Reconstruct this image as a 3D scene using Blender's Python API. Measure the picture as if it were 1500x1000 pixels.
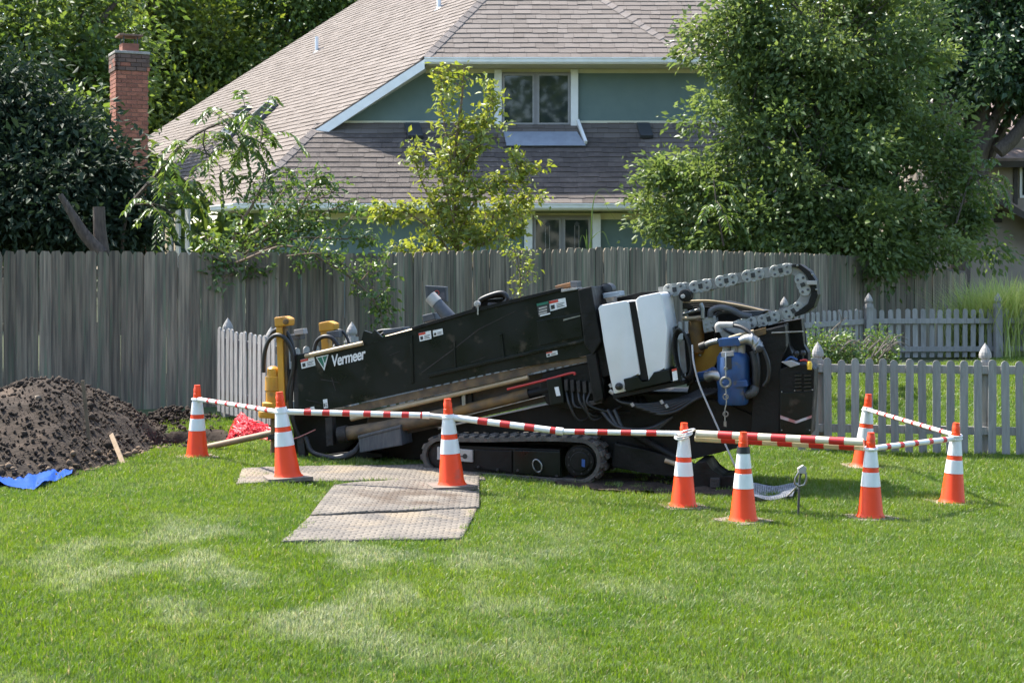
import bpy, bmesh, math, random
import numpy as np
from mathutils import Vector, Matrix, noise as mnoise

for o in list(bpy.data.objects): bpy.data.objects.remove(o)
SC = bpy.context.scene
COL = SC.collection
R = math.radians
rnd = random.Random(7)
rng = np.random.default_rng(7)

# ------------------------------------------------------------------ camera
F, CX, HY, H = 2300.0, 750.0, 390.0, 2.0          # focal length, centre and horizon in photo pixels; eye height
cam = bpy.data.cameras.new('camera')
cam.sensor_width = 36.0
cam.lens = F / 1500 * 36
cam.shift_y = -(500 - HY) / 1500
cam.clip_start, cam.clip_end = 0.1, 600
cam.dof.use_dof = True
cam.dof.focus_distance = 14.2
cam.dof.aperture_fstop = 6.3
cam_o = bpy.data.objects.new('camera', cam)
cam_o.location = (0, 0, H)
cam_o.rotation_euler = (R(90), 0, 0)
COL.objects.link(cam_o)
SC.camera = cam_o

# ------------------------------------------------------------------ sky, sun, exposure
SUN_EL = R(55)
SUN_DIR = Vector((0.80 * math.cos(SUN_EL), -0.60 * math.cos(SUN_EL), -math.sin(SUN_EL))).normalized()   # the way the light travels
world = bpy.data.worlds.new('World')
SC.world = world
world.use_nodes = True
nt = world.node_tree
sky = nt.nodes.new('ShaderNodeTexSky')
sky.sky_type = 'NISHITA'
sky.sun_disc = False
sky.sun_elevation = SUN_EL
sky.sun_rotation = math.atan2(-SUN_DIR.x, -SUN_DIR.y)
sky.air_density = 1.0
sky.dust_density = 1.5
bg = nt.nodes['Background']
bg.inputs['Strength'].default_value = 0.15
nt.links.new(sky.outputs[0], bg.inputs['Color'])
sun = bpy.data.lights.new('sun', 'SUN')
sun.energy = 4.1
sun.angle = R(0.53)
sun.color = (1.0, 0.95, 0.86)
sun_o = bpy.data.objects.new('sun', sun)
sun_o.rotation_euler = SUN_DIR.to_track_quat('-Z', 'Y').to_euler()
sun_o.location = (-10, 20, 30)
COL.objects.link(sun_o)
SC.view_settings.view_transform = 'Standard'
SC.view_settings.look = 'None'
SC.view_settings.exposure = 1.8
SC.view_settings.gamma = 1.0
SC.view_settings.use_curve_mapping = False
SC.render.engine = 'CYCLES'
SC.cycles.use_denoising = True
SC.cycles.max_bounces = 6
SC.cycles.diffuse_bounces = 3
SC.cycles.glossy_bounces = 3
SC.cycles.transmission_bounces = 4
SC.cycles.transparent_max_bounces = 4
SC.cycles.caustics_reflective = False
SC.cycles.caustics_refractive = False

# ------------------------------------------------------------------ places
def sstep(t):
    t = min(1.0, max(0.0, t))
    return t * t * (3 - 2 * t)

PIT = (-3.42, 16.75)
def gz(x, y):
    """height of the lawn: a little higher to the left and rising beyond the near picket fence"""
    z = 0.15 * sstep((1.5 - x) / 4.0) + 0.45 * sstep((y - 16.5) / 9.5)
    d = math.hypot((x - PIT[0]) / 0.42, (y - PIT[1]) / 0.62)
    z -= 0.42 * sstep((1.25 - d) / 0.6)
    return z

def P(px, py, Y):
    return Vector(((px - CX) / F * Y, Y, H - (py - HY) / F * Y))

def G(px, py, extra=0.0):
    """the ground point seen at a photo pixel"""
    Y = 14.0
    for _ in range(60):
        x = (px - CX) / F * Y
        Y = 0.5 * Y + 0.5 * max(2.0, (H - gz(x, Y) - extra) * F / max(8.0, py - HY))
    x = (px - CX) / F * Y
    return Vector((x, Y, gz(x, Y) + extra))

def ray_plane(px, py, p0, n):
    d = Vector(((px - CX) / F, 1.0, -(py - HY) / F))
    o = Vector((0, 0, H))
    return o + d * ((p0 - o).dot(n) / d.dot(n))

# ------------------------------------------------------------------ materials
MATS = {}
def M(name, c1, c2=None, scale=6.0, rough=0.6, metal=0.0, bump=0.0, bscale=60.0, stretch=(1, 1, 1), rand=0.0,
      c3=None, s3=1.5, t3=0.6, spec=0.5, lo=0.35, hi=0.65, coat=0.0, rough2=None, tint=False, transl=0.0, world=False, detail=6.0):
    if name in MATS: return MATS[name]
    m = bpy.data.materials.new(name)
    m.use_nodes = True
    N, L = m.node_tree.nodes, m.node_tree.links
    b = N['Principled BSDF']
    b.inputs['Roughness'].default_value = rough
    b.inputs['Metallic'].default_value = metal
    b.inputs['Specular IOR Level'].default_value = spec
    b.inputs['Coat Weight'].default_value = coat
    if world:
        vec = N.new('ShaderNodeNewGeometry').outputs['Position']
    else:
        tc = N.new('ShaderNodeTexCoord')
        oi = N.new('ShaderNodeObjectInfo')
        mul = N.new('ShaderNodeMath'); mul.operation = 'MULTIPLY'; mul.inputs[1].default_value = 37.0
        L.new(oi.outputs['Random'], mul.inputs[0])
        add = N.new('ShaderNodeVectorMath'); add.operation = 'ADD'
        L.new(tc.outputs['Object'], add.inputs[0]); L.new(mul.outputs[0], add.inputs[1])
        vec = add.outputs[0]
    mp = N.new('ShaderNodeMapping'); mp.inputs['Scale'].default_value = stretch
    L.new(vec, mp.inputs['Vector'])
    vec2 = mp.outputs[0]
    col = None
    def rgb(c):
        n = N.new('ShaderNodeRGB'); n.outputs[0].default_value = (*c, 1); return n.outputs[0]
    def mixc(f, a, c):
        n = N.new('ShaderNodeMix'); n.data_type = 'RGBA'
        L.new(f, n.inputs[0]); L.new(a, n.inputs[6]); L.new(c, n.inputs[7]); return n.outputs[2]
    def nz(sc, lo, hi, v):
        n = N.new('ShaderNodeTexNoise'); n.inputs['Scale'].default_value = sc; n.inputs['Detail'].default_value = detail
        L.new(v, n.inputs['Vector'])
        r = N.new('ShaderNodeMapRange'); r.inputs[1].default_value = lo; r.inputs[2].default_value = hi
        L.new(n.outputs[0], r.inputs[0]); return r.outputs[0]
    col = rgb(c1)
    if c2 is not None:
        if tint:
            at = N.new('ShaderNodeAttribute'); at.attribute_name = 'tint'
            col = mixc(at.outputs['Fac'], col, rgb(c2))
        else:
            f = nz(scale, lo, hi, vec2)
            col = mixc(f, col, rgb(c2))
            if rough2 is not None:
                r = N.new('ShaderNodeMapRange'); r.inputs[3].default_value = rough; r.inputs[4].default_value = rough2
                L.new(f, r.inputs[0]); L.new(r.outputs[0], b.inputs['Roughness'])
    if c3 is not None:
        col = mixc(nz(s3, t3, t3 + 0.12, vec2), col, rgb(c3))
    if rand > 0:
        oi2 = N.new('ShaderNodeObjectInfo')
        r = N.new('ShaderNodeMapRange'); r.inputs[3].default_value = 1 - rand; r.inputs[4].default_value = 1 + rand
        L.new(oi2.outputs['Random'], r.inputs[0])
        hsv = N.new('ShaderNodeHueSaturation'); L.new(r.outputs[0], hsv.inputs['Value']); L.new(col, hsv.inputs['Color'])
        col = hsv.outputs[0]
    L.new(col, b.inputs['Base Color'])
    if bump > 0:
        n = N.new('ShaderNodeTexNoise'); n.inputs['Scale'].default_value = bscale; n.inputs['Detail'].default_value = 5
        L.new(vec2, n.inputs['Vector'])
        bp = N.new('ShaderNodeBump'); bp.inputs['Strength'].default_value = bump; bp.inputs['Distance'].default_value = 0.02
        L.new(n.outputs[0], bp.inputs['Height']); L.new(bp.outputs[0], b.inputs['Normal'])
    if transl > 0:
        tr = N.new('ShaderNodeBsdfTranslucent')
        g = N.new('ShaderNodeHueSaturation'); g.inputs['Hue'].default_value = 0.478; g.inputs['Saturation'].default_value = 1.15; g.inputs['Value'].default_value = 1.25
        L.new(col, g.inputs['Color']); L.new(g.outputs[0], tr.inputs['Color'])
        mx = N.new('ShaderNodeMixShader'); mx.inputs[0].default_value = transl
        L.new(b.outputs[0], mx.inputs[1]); L.new(tr.outputs[0], mx.inputs[2])
        L.new(mx.outputs[0], N['Material Output'].inputs['Surface'])
    MATS[name] = m
    return m

# ------------------------------------------------------------------ objects
def link(o): COL.objects.link(o); return o

def tag(o, label, cat=None, group=None, kind=None):
    if label: o['label'] = label
    if cat: o['category'] = cat
    if group: o['group'] = group
    if kind: o['kind'] = kind
    return o

def thing(name, label, cat, loc, group=None):
    o = link(bpy.data.objects.new(name, None))
    o.location = loc
    o.empty_display_size = 0.2
    return tag(o, label, cat, group)

def wloc(o):
    """world translation of an object (everything here is parented with plain translations)"""
    v = Vector(o.location)
    while o.parent is not None:
        o = o.parent
        v += Vector(o.location)
    return v

def put(name, me, mat, parent=None, origin=None):
    """link a mesh given in world coordinates, with its origin at its middle"""
    n = len(me.vertices)
    co = np.empty(n * 3); me.vertices.foreach_get('co', co)
    co = co.reshape(-1, 3)
    c = np.array(origin) if origin is not None else (co.min(0) + co.max(0)) / 2
    me.vertices.foreach_set('co', (co - c).ravel())
    me.update()
    if mat is not None: me.materials.append(mat)
    o = link(bpy.data.objects.new(name, me))
    if parent is not None:
        o.parent = parent
        o.location = Vector(c) - wloc(parent)
    else:
        o.location = c
    return o

def bm_mesh(bm, name='mesh', smooth=None):
    bmesh.ops.recalc_face_normals(bm, faces=bm.faces[:])
    me = bpy.data.meshes.new(name)
    bm.to_mesh(me); bm.free()
    if smooth is not None:
        for p in me.polygons: p.use_smooth = True
        try: me.set_sharp_from_angle(angle=R(smooth))
        except Exception: pass
    return me

def prism_bm(pts, vec, bevel=0.0, bm=None):
    own = bm is None
    bm = bm or bmesh.new()
    a = [bm.verts.new(p) for p in pts]
    b = [bm.verts.new(Vector(p) + vec) for p in pts]
    n = len(pts)
    fs = [bm.faces.new(a), bm.faces.new(b[::-1])]
    for i in range(n):
        fs.append(bm.faces.new((a[i], b[i], b[(i + 1) % n], a[(i + 1) % n])))
    if bevel > 0 and own:
        bmesh.ops.bevel(bm, geom=bm.edges[:], offset=bevel, segments=2, profile=0.6, affect='EDGES', clamp_overlap=True)
    return bm

def prism(name, pts, vec, mat, parent, bevel=0.0, smooth=None):
    return put(name, bm_mesh(prism_bm(pts, Vector(vec), bevel), name, smooth), mat, parent)

def box_pts(c, ex, ey, ez):
    c, ex, ey, ez = map(Vector, (c, ex, ey, ez))
    return [c - ex - ey - ez, c + ex - ey - ez, c + ex + ey - ez, c - ex + ey - ez], 2 * ez

def box(name, c, ex, ey, ez, mat, parent, bevel=0.0):
    pts, v = box_pts(c, ex, ey, ez)
    return prism(name, pts, v, mat, parent, bevel)

def abox(name, x0, x1, y0, y1, z0, z1, mat, parent, bevel=0.0):
    return box(name, ((x0 + x1) / 2, (y0 + y1) / 2, (z0 + z1) / 2), ((x1 - x0) / 2, 0, 0), (0, (y1 - y0) / 2, 0), (0, 0, (z1 - z0) / 2), mat, parent, bevel)

def spline(pts, k=6):
    pts = [Vector(p) for p in pts]
    if len(pts) < 3: return pts
    q = [2 * pts[0] - pts[1]] + pts + [2 * pts[-1] - pts[-2]]
    out = []
    for i in range(1, len(q) - 2):
        p0, p1, p2, p3 = q[i - 1:i + 3]
        for j in range(k):
            t = j / k
            out.append(0.5 * ((2 * p1) + (p2 - p0) * t + (2 * p0 - 5 * p1 + 4 * p2 - p3) * t * t + (3 * p1 - p0 - 3 * p2 + p3) * t ** 3))
    out.append(pts[-1])
    return out

def tube_bm(bm, pts, radii, seg=8, cap=True):
    pts = [Vector(p) for p in pts]
    n = len(pts)
    if not hasattr(radii, '__len__'): radii = [radii] * n
    t0 = (pts[1] - pts[0]).normalized()
    up = Vector((0, 0, 1)) if abs(t0.z) < 0.9 else Vector((1, 0, 0))
    u = t0.cross(up).normalized()
    rings = []
    for i in range(n):
        t = (pts[min(i + 1, n - 1)] - pts[max(i - 1, 0)])
        t = t.normalized() if t.length > 1e-9 else t0
        u = (u - t * u.dot(t))
        u = u.normalized() if u.length > 1e-6 else t.orthogonal().normalized()
        w = t.cross(u)
        rings.append([bm.verts.new(pts[i] + (u * math.cos(2 * math.pi * k / seg) + w * math.sin(2 * math.pi * k / seg)) * radii[i]) for k in range(seg)])
    for i in range(n - 1):
        for k in range(seg):
            bm.faces.new((rings[i][k], rings[i][(k + 1) % seg], rings[i + 1][(k + 1) % seg], rings[i + 1][k]))
    if cap:
        bm.faces.new(rings[0][::-1]); bm.faces.new(rings[-1])
    return bm

def tube(name, pts, r, mat, parent, seg=10, smooth_path=True, k=6):
    bm = bmesh.new()
    path = spline(pts, k) if smooth_path else [Vector(p) for p in pts]
    if hasattr(r, '__len__') and len(r) != len(path):
        r = list(np.interp(np.linspace(0, 1, len(path)), np.linspace(0, 1, len(r)), r))
    tube_bm(bm, path, r, seg)
    return put(name, bm_mesh(bm, name, 50), mat, parent)

def ring(name, c, ax1, ax2, r, rt, mat, parent, seg=20, r2=None):
    """a closed loop of tube in the plane of ax1, ax2"""
    bm = bmesh.new()
    c, a, b = Vector(c), Vector(ax1).normalized(), Vector(ax2).normalized()
    n = a.cross(b)
    r2 = r2 or r
    vs = []
    for i in range(seg):
        t = 2 * math.pi * i / seg
        o = a * math.cos(t) * r + b * math.sin(t) * r2
        od = o.normalized()
        vs.append([bm.verts.new(c + o + (od * math.cos(s) + n * math.sin(s)) * rt) for s in [2 * math.pi * j / 6 for j in range(6)]])
    for i in range(seg):
        for j in range(6):
            bm.faces.new((vs[i][j], vs[i][(j + 1) % 6], vs[(i + 1) % seg][(j + 1) % 6], vs[(i + 1) % seg][j]))
    return put(name, bm_mesh(bm, name, 60), mat, parent)

def lathe_bm(bm, c, axis, prof, seg=20):
    """prof: list of (distance along axis, radius)"""
    c, ax = Vector(c), Vector(axis).normalized()
    u = ax.orthogonal().normalized(); w = ax.cross(u)
    rings = []
    for h, r in prof:
        rings.append([bm.verts.new(c + ax * h + (u * math.cos(2 * math.pi * k / seg) + w * math.sin(2 * math.pi * k / seg)) * max(r, 1e-4)) for k in range(seg)])
    for i in range(len(prof) - 1):
        for k in range(seg):
            bm.faces.new((rings[i][k], rings[i][(k + 1) % seg], rings[i + 1][(k + 1) % seg], rings[i + 1][k]))
    bm.faces.new(rings[0][::-1]); bm.faces.new(rings[-1])
    return bm

def lathe(name, c, axis, prof, mat, parent, seg=20):
    return put(name, bm_mesh(lathe_bm(bmesh.new(), c, axis, prof, seg), name, 35), mat, parent)

def np_mesh(name, verts, faces, tint=None, smooth=False):
    """fast mesh from numpy arrays; faces all have the same corner count"""
    me = bpy.data.meshes.new(name)
    nv, (nf, k) = len(verts), faces.shape
    me.vertices.add(nv); me.vertices.foreach_set('co', np.ascontiguousarray(verts, dtype=np.float32).ravel())
    me.loops.add(nf * k); me.loops.foreach_set('vertex_index', np.ascontiguousarray(faces, dtype=np.int32).ravel())
    me.polygons.add(nf); me.polygons.foreach_set('loop_start', np.arange(0, nf * k, k, dtype=np.int32))
    if smooth: me.polygons.foreach_set('use_smooth', np.ones(nf, dtype=bool))
    me.update(calc_edges=True)
    if tint is not None:
        a = me.attributes.new('tint', 'FLOAT', 'FACE')
        a.data.foreach_set('value', np.ascontiguousarray(tint, dtype=np.float32))
    return me

def unit(v): return v / np.maximum(np.linalg.norm(v, axis=1, keepdims=True), 1e-9)

def leaf_mesh(name, C, A, size, width=0.5, fold=0.12, tint=None, flat=0.5):
    """leaves at C (N,3) growing along A (N,3); each is two folded triangles"""
    n = len(C)
    A = unit(A)
    up = rng.normal(size=(n, 3)); up[:, 2] += flat * 2.0
    B = unit(np.cross(A, up)); Nn = np.cross(B, A)
    s = size[:, None] if hasattr(size, '__len__') else np.full((n, 1), size)
    mid = C + A * s * 0.42 + Nn * s * fold
    V = np.empty((n, 4, 3))
    V[:, 0] = C; V[:, 1] = mid + B * s * width * 0.5
    V[:, 2] = C + A * s - Nn * s * fold * 0.6; V[:, 3] = mid - B * s * width * 0.5
    idx = (np.arange(n) * 4)[:, None]
    Fc = np.concatenate([idx + np.array([[0, 1, 2]]), idx + np.array([[0, 2, 3]])], axis=1).reshape(-1, 3)
    if tint is None: tint = rng.random(n)
    return np_mesh(name, V.reshape(-1, 3), Fc, np.repeat(np.clip(tint, 0, 1), 2))
# ================================================================== lawn
def axis(fine0, fine1, step, lo, hi, grow=1.5):
    a = list(np.arange(fine0, fine1 + 1e-6, step))
    s, v = step, fine1
    while v < hi: s *= grow; v += s; a.append(v)
    s, v = step, fine0
    while v > lo: s *= grow; v -= s; a.insert(0, v)
    return np.array(a)
gx, gy = axis(-9, 12, 0.13, -160, 160), axis(4, 31, 0.13, -120, 260)
GV = np.array([[x, y, gz(x, y)] for y in gy for x in gx])
nx, ny = len(gx), len(gy)
ii = (np.arange(ny - 1)[:, None] * nx + np.arange(nx - 1)[None, :]).ravel()
GFc = np.stack([ii, ii + 1, ii + 1 + nx, ii + nx], axis=1)
lawn = put('lawn', np_mesh('lawn', GV, GFc, smooth=True),
           M('soil_under_grass', (0.045, 0.07, 0.018), (0.07, 0.075, 0.03), 1.2, 0.95, bump=0.6, bscale=30, c3=(0.06, 0.045, 0.03), s3=0.35, t3=0.66, world=True), origin=(0, 0, 0))
tag(lawn, 'mown green lawn with paler patches', kind='structure')

# ================================================================== house
m_wall = M('green_wall_paint', (0.135, 0.19, 0.175), (0.12, 0.172, 0.16), 3, 0.75, bump=0.15, bscale=150)
m_white = M('white_trim_paint', (0.82, 0.81, 0.78), (0.74, 0.73, 0.70), 4, 0.5)
m_cream = M('cream_soffit_paint', (0.66, 0.62, 0.46), (0.6, 0.56, 0.42), 3, 0.6)
m_taupe = M('taupe_window_frame', (0.3, 0.28, 0.27), (0.26, 0.245, 0.24), 8, 0.5)
m_glass = M('window_glass', (0.022, 0.03, 0.032), None, rough=0.03, spec=0.55)
m_shingle = M('roof_shingle', (0.118, 0.099, 0.086), (0.09, 0.076, 0.068), 5, 0.9, bump=0.7, bscale=120, rand=0.12, spec=0.2, c3=(0.14, 0.119, 0.105), s3=9, t3=0.58)
m_shingle_mass = M('roof_shingle_tinted', (0.138, 0.116, 0.1), (0.175, 0.149, 0.13), tint=True, rough=0.9, bump=0.5, bscale=150, spec=0.2)
m_under = M('roof_underlay', (0.055, 0.045, 0.042), (0.07, 0.06, 0.055), 8, 0.95)
m_apron = M('metal_apron', (0.32, 0.36, 0.42), (0.28, 0.31, 0.36), 6, 0.45, metal=0.3)
m_dark_metal = M('roof_vent_metal', (0.04, 0.045, 0.05), None, rough=0.5)
m_brick = M('chimney_brick', (0.34, 0.125, 0.075), (0.24, 0.085, 0.055), 9, 0.85, bump=0.5, bscale=90, rand=0.25)
m_mortar = M('mortar', (0.22, 0.15, 0.115), (0.16, 0.12, 0.1), 20, 0.95, bump=0.3)
m_brick_dark = M('sooty_brick', (0.09, 0.06, 0.05), (0.14, 0.08, 0.06), 9, 0.9, rand=0.2)
m_cement = M('cement', (0.34, 0.31, 0.28), (0.24, 0.22, 0.2), 8, 0.9, bump=0.4)

A = P(350, 298, 31.0); C_ = P(622, 85, 32.5)
YG, ZG = A.y, A.z
U_P0, U_N = C_, Vector((0, -0.8, 1)).normalized()
def onU(px, py): return ray_plane(px, py, U_P0, U_N)
D_ = onU(705, 0)
L_N = (C_ - A).cross(D_ - A).normalized()
if L_N.z < 0: L_N = -L_N
def onL(px, py): return ray_plane(px, py, A, L_N)
B_ = onL(460, 190)
slopeP = (B_.z - ZG) / (B_.y - YG)
P_N = Vector((0, -slopeP, 1)).normalized()
def onP(px, py): return ray_plane(px, py, A, P_N)
YW = onP(735, 180).y
E_ = onU(775, -72)

house = thing('house', 'green house with brown shingle roof, brick chimney and white trimmed windows behind the fence', 'house', (0, 33, 0.5))

def clip(poly, a, b, inside):
    """poly in 2-D clipped by the line a-b on the side of point 'inside'"""
    def side(p): return (b[0] - a[0]) * (p[1] - a[1]) - (b[1] - a[1]) * (p[0] - a[0])
    sg = 1 if side(inside) > 0 else -1
    out = []
    for i in range(len(poly)):
        p, q = poly[i], poly[(i + 1) % len(poly)]
        sp, sq = side(p) * sg, side(q) * sg
        if sp >= 0: out.append(p)
        if (sp >= 0) != (sq >= 0):
            t = sp / (sp - sq)
            out.append((p[0] + (q[0] - p[0]) * t, p[1] + (q[1] - p[1]) * t))
    return out

def shingle_tabs(polys, n, course=0.19, tab=0.31, seed=1):
    """shingle tabs on a plane: yields (corner list, top list, tint)"""
    rr = random.Random(seed)
    u = Vector((n.y, -n.x, 0)).normalized()
    if u.x < 0: u = -u
    v = n.cross(u).normalized()
    if v.z < 0: v = -v
    o = polys[0][0]
    for poly in polys:
        q = [((p - o).dot(u), (p - o).dot(v)) for p in poly]
        cen = (sum(p[0] for p in q) / len(q), sum(p[1] for p in q) / len(q))
        u0, u1 = min(p[0] for p in q), max(p[0] for p in q)
        v0, v1 = min(p[1] for p in q), max(p[1] for p in q)
        k = math.floor(v0 / course)
        while k * course < v1:
            x = math.floor(u0 / tab) * tab - rr.random() * tab
            while x < u1:
                w = tab * rr.choice((0.7, 1.0, 1.0, 1.25))
                drop = rr.choice((0, 0, 0.012, 0.02))
                r = [(x + 0.003, k * course - drop), (x + w - 0.003, k * course - drop), (x + w - 0.003, (k + 1) * course + 0.01), (x + 0.003, (k + 1) * course + 0.01)]
                x += w
                for i in range(len(q)):
                    r = clip(r, q[i], q[(i + 1) % len(q)], cen)
                    if len(r) < 3: break
                if len(r) < 3: continue
                h = 0.012 + rr.random() * 0.009
                base = [o + u * a + v * b for a, b in r]
                top = [o + u * a + v * b + n * (0.004 + h * max(0.0, 1 - (b - k * course + drop) / course)) for a, b in r]
                yield base, top, rr.random()
            k += 1

def tabs_bm(bm, base, top):
    a = [bm.verts.new(p) for p in base]; b = [bm.verts.new(p) for p in top]
    fs = [bm.faces.new(b)]
    for i in range(len(a)):
        fs.append(bm.faces.new((a[i], a[(i + 1) % len(a)], b[(i + 1) % len(a)], b[i])))
    return fs

def tab_mass(name, polys, n, parent, seed, course=0.19):
    bm = bmesh.new()
    lay = bm.faces.layers.float.new('tint')
    for base, top, t in shingle_tabs(polys, n, course=course, seed=seed):
        for f in tabs_bm(bm, base, top): f[lay] = t
    o = put(name, bm_mesh(bm, name), m_shingle_mass, parent)
    o['kind'] = 'stuff'
    return o

def slab(name, pts, n, th, mat, parent): return prism(name, pts, -n * th, mat, parent)

# left roof plane
Lw = onL(205, 208)
Le = ray_plane(232, 300, Vector((0, 0, ZG)), Vector((0, 0, 1)))
Le = A + (Le - A).dot(Vector((L_N.y, -L_N.x, 0)).normalized()) * Vector((L_N.y, -L_N.x, 0)).normalized()
Lt = onL(560, -21); Lt2 = onL(660, -72)
left1 = [A, B_, Lw, Le]
left2 = [B_, C_, E_, Lt2, Lt, Lw]
lroof = slab('roof_slope', left1, L_N, 0.1, m_under, house); lroof['label'] = 'sunlit left roof slope'
slab('roof_slope', left2, L_N, 0.1, m_under, house)
tab_mass('shingles', [left1, left2], L_N, house, 3)
# upper front roof plane
Ue = onU(1015, 97); Ue = Vector((Ue.x, C_.y, C_.z))
upper = [C_, Ue, E_]
slab('roof_slope', upper, U_N, 0.1, m_under, house)
tab_mass('shingles', [upper], U_N, house, 4, 0.2)
off = Vector((0.9, 1.5, 0.25))
wing = [C_ + off + Vector((2.2, 0, 0)), Ue + off + Vector((2.6, 0, 0)), E_ + off + Vector((1.2, 0, 0)), E_ + off + Vector((-0.6, 0, 0))]
wing = [ray_plane(px, py, C_ + off, U_N) for px, py in ((820, 97), (1130, 97), (1010, -60), (850, -60))]
slab('roof_slope', wing, U_N, 0.1, m_under, house)
tab_mass('shingles', [wing], U_N, house, 5, 0.2)
# lower front (pent) roof: its largest tabs are parts of their own
Pr = Vector((P(1150, 298, YG).x, YG, ZG)); Prw = Vector((Pr.x, YW, ZG + slopeP * (YW - YG))); Plw = Vector((B_.x + 0.05, YW, Prw.z))
pent = [A, Pr, Prw, Plw]
pent_o = slab('lower_roof', pent, P_N, 0.1, m_under, house)
pent_vis = [A, Vector((P(955, 298, YG).x, YG, ZG)), Vector((P(955, 298, YG).x, YW, Prw.z)), Plw]
pent_rest = [pent_vis[1], Pr, Prw, pent_vis[2]]
all_tabs = list(shingle_tabs([pent_vis], P_N, course=0.175, tab=0.34, seed=6))
bmr = bmesh.new(); lay = bmr.faces.layers.float.new('tint'); nsh = 0
for base, top, t in all_tabs + list(shingle_tabs([pent_rest], P_N, course=0.175, tab=0.34, seed=8)):
    if nsh < 300 and (base[0] - base[1]).length > 0.2 and len(base) == 4:
        bm = bmesh.new(); tabs_bm(bm, base, top)
        put('shingle', bm_mesh(bm), m_shingle, pent_o); nsh += 1
    else:
        for f in tabs_bm(bmr, base, top): f[lay] = t
o = put('shingles', bm_mesh(bmr), m_shingle_mass, pent_o); o['kind'] = 'stuff'
# hip caps
def hip(a, b, n1, n2, parent, step=0.23, w=0.13):
    a, b = Vector(a), Vector(b)
    d = (b - a); L = d.length; d.normalize()
    up = (n1 + n2).normalized()
    s1 = d.cross(n1).normalized(); s2 = d.cross(n2).normalized()
    if s1.dot(n2) > 0: s1 = -s1
    if s2.dot(n1) > 0: s2 = -s2
    k = int(L / step)
    for i in range(k):
        c0 = a + d * (i * step - 0.02) + up * 0.045; c1 = a + d * ((i + 1) * step + 0.03) + up * 0.03
        bm = bmesh.new()
        q = [c0 + s1 * w - up * 0.01, c0 + up * 0.012, c0 + s2 * w - up * 0.01, c1 + s2 * w - up * 0.01, c1 + up * 0.012, c1 + s1 * w - up * 0.01]
        t = [bm.verts.new(p) for p in q]; bt = [bm.verts.new(p - up * 0.03) for p in q]
        bm.faces.new((t[0], t[1], t[4], t[5])); bm.faces.new((t[1], t[2], t[3], t[4]))
        for i0 in range(6): bm.faces.new((t[i0], t[(i0 + 1) % 6], bt[(i0 + 1) % 6], bt[i0]))
        put('ridge_cap', bm_mesh(bm), m_ridge, parent)
m_ridge = M('ridge_cap_shingle', (0.21, 0.18, 0.16), (0.175, 0.148, 0.132), 7, 0.9, bump=0.5, bscale=120, rand=0.14, spec=0.2)
hip(A + Vector((0, 0, 0)), B_, L_N, P_N, house)
hip(C_, E_, L_N, U_N, house)
hip(Ue, E_, U_N, Vector((0.62, 0, 0.78)), house)
hip(wing[1], wing[2], U_N, Vector((0.62, 0, 0.78)), house)
# right slope of the main roof, closing the shape
slab('roof_slope', [Ue, Ue + Vector((0, 9, 0)), E_ + Vector((0, 6, 0)), E_], Vector((0.62, 0, 0.78)), 0.1, m_under, house)
slab('roof_slope', [E_, E_ + Vector((0, 6, 0)), Lt2 + Vector((0.6, 3, 0)), Lt2], Vector((0, 0, 1)), 0.1, m_under, house)

# walls
GZ = 0.35
XR = P(1150, 298, 31.6).x
eave_dir = (Le - A).normalized()
inn = Vector((-L_N.x, -L_N.y, 0)).normalized()
wa = A + inn * 0.55; wa = Vector((wa.x + 0.1, 31.62, 0))
wl = wa + eave_dir * ((Le - A).length - 0.3); wl.z = 0
prism('wall', [Vector((wa.x, 31.62, GZ)), Vector((XR, 31.62, GZ)), Vector((XR, 31.62, ZG - 0.1)), Vector((wa.x, 31.62, ZG - 0.1))], (0, 0.2, 0), m_wall, house)
prism('wall', [Vector((wa.x, wa.y, GZ)), Vector((wl.x, wl.y, GZ)), Vector((wl.x, wl.y, ZG - 0.12)), Vector((wa.x, wa.y, ZG - 0.12))], inn * 0.2, m_wall, house)
upw = [P(490, 184, YW), P(1080, 184, YW), P(1080, 100, YW), P(628, 100, YW)]
prism('wall', [upw[0] - Vector((0, 0, 0.25)), upw[1] - Vector((0, 0, 0.25)), upw[2], upw[3], P(500, 178, YW)], (0, 0.25, 0), m_wall, house)
# soffits, gutters, fascia
prism('soffit', [A + Vector((0.1, 0.1, -0.14)), Vector((XR, YG + 0.1, ZG - 0.14)), Vector((XR, 31.62, ZG - 0.14)), Vector((wa.x, 31.62, ZG - 0.14))], (0, 0, 0.03), m_cream, house)
prism('soffit', [A + inn * 0.12 + Vector((0, 0, -0.14)), Le + inn * 0.12 + Vector((0, 0, -0.14)), Vector((wl.x, wl.y, ZG - 0.14)), Vector((wa.x, wa.y, ZG - 0.14))], (0, 0, 0.025), m_cream, house)
prism('frieze_board', [Vector((wa.x, 31.60, ZG - 0.17)), Vector((XR, 31.60, ZG - 0.17)), Vector((XR, 31.60, ZG - 0.30)), Vector((wa.x, 31.60, ZG - 0.30))], (0, 0.018, 0), m_cream, house)
UWx0, UWx1 = P(616, 95, YW).x, P(1080, 95, YW).x
prism('soffit', [C_ + Vector((0.05, 0.08, -0.14)), Vector((UWx1, C_.y + 0.08, C_.z - 0.14)), Vector((UWx1, YW, C_.z - 0.14)), Vector((UWx0, YW, C_.z - 0.14))], (0, 0, 0.03), m_cream, house)
abox('frieze_board', UWx0 + 0.1, UWx1, YW - 0.025, YW - 0.002, C_.z - 0.23, C_.z - 0.145, m_cream, house)
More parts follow.
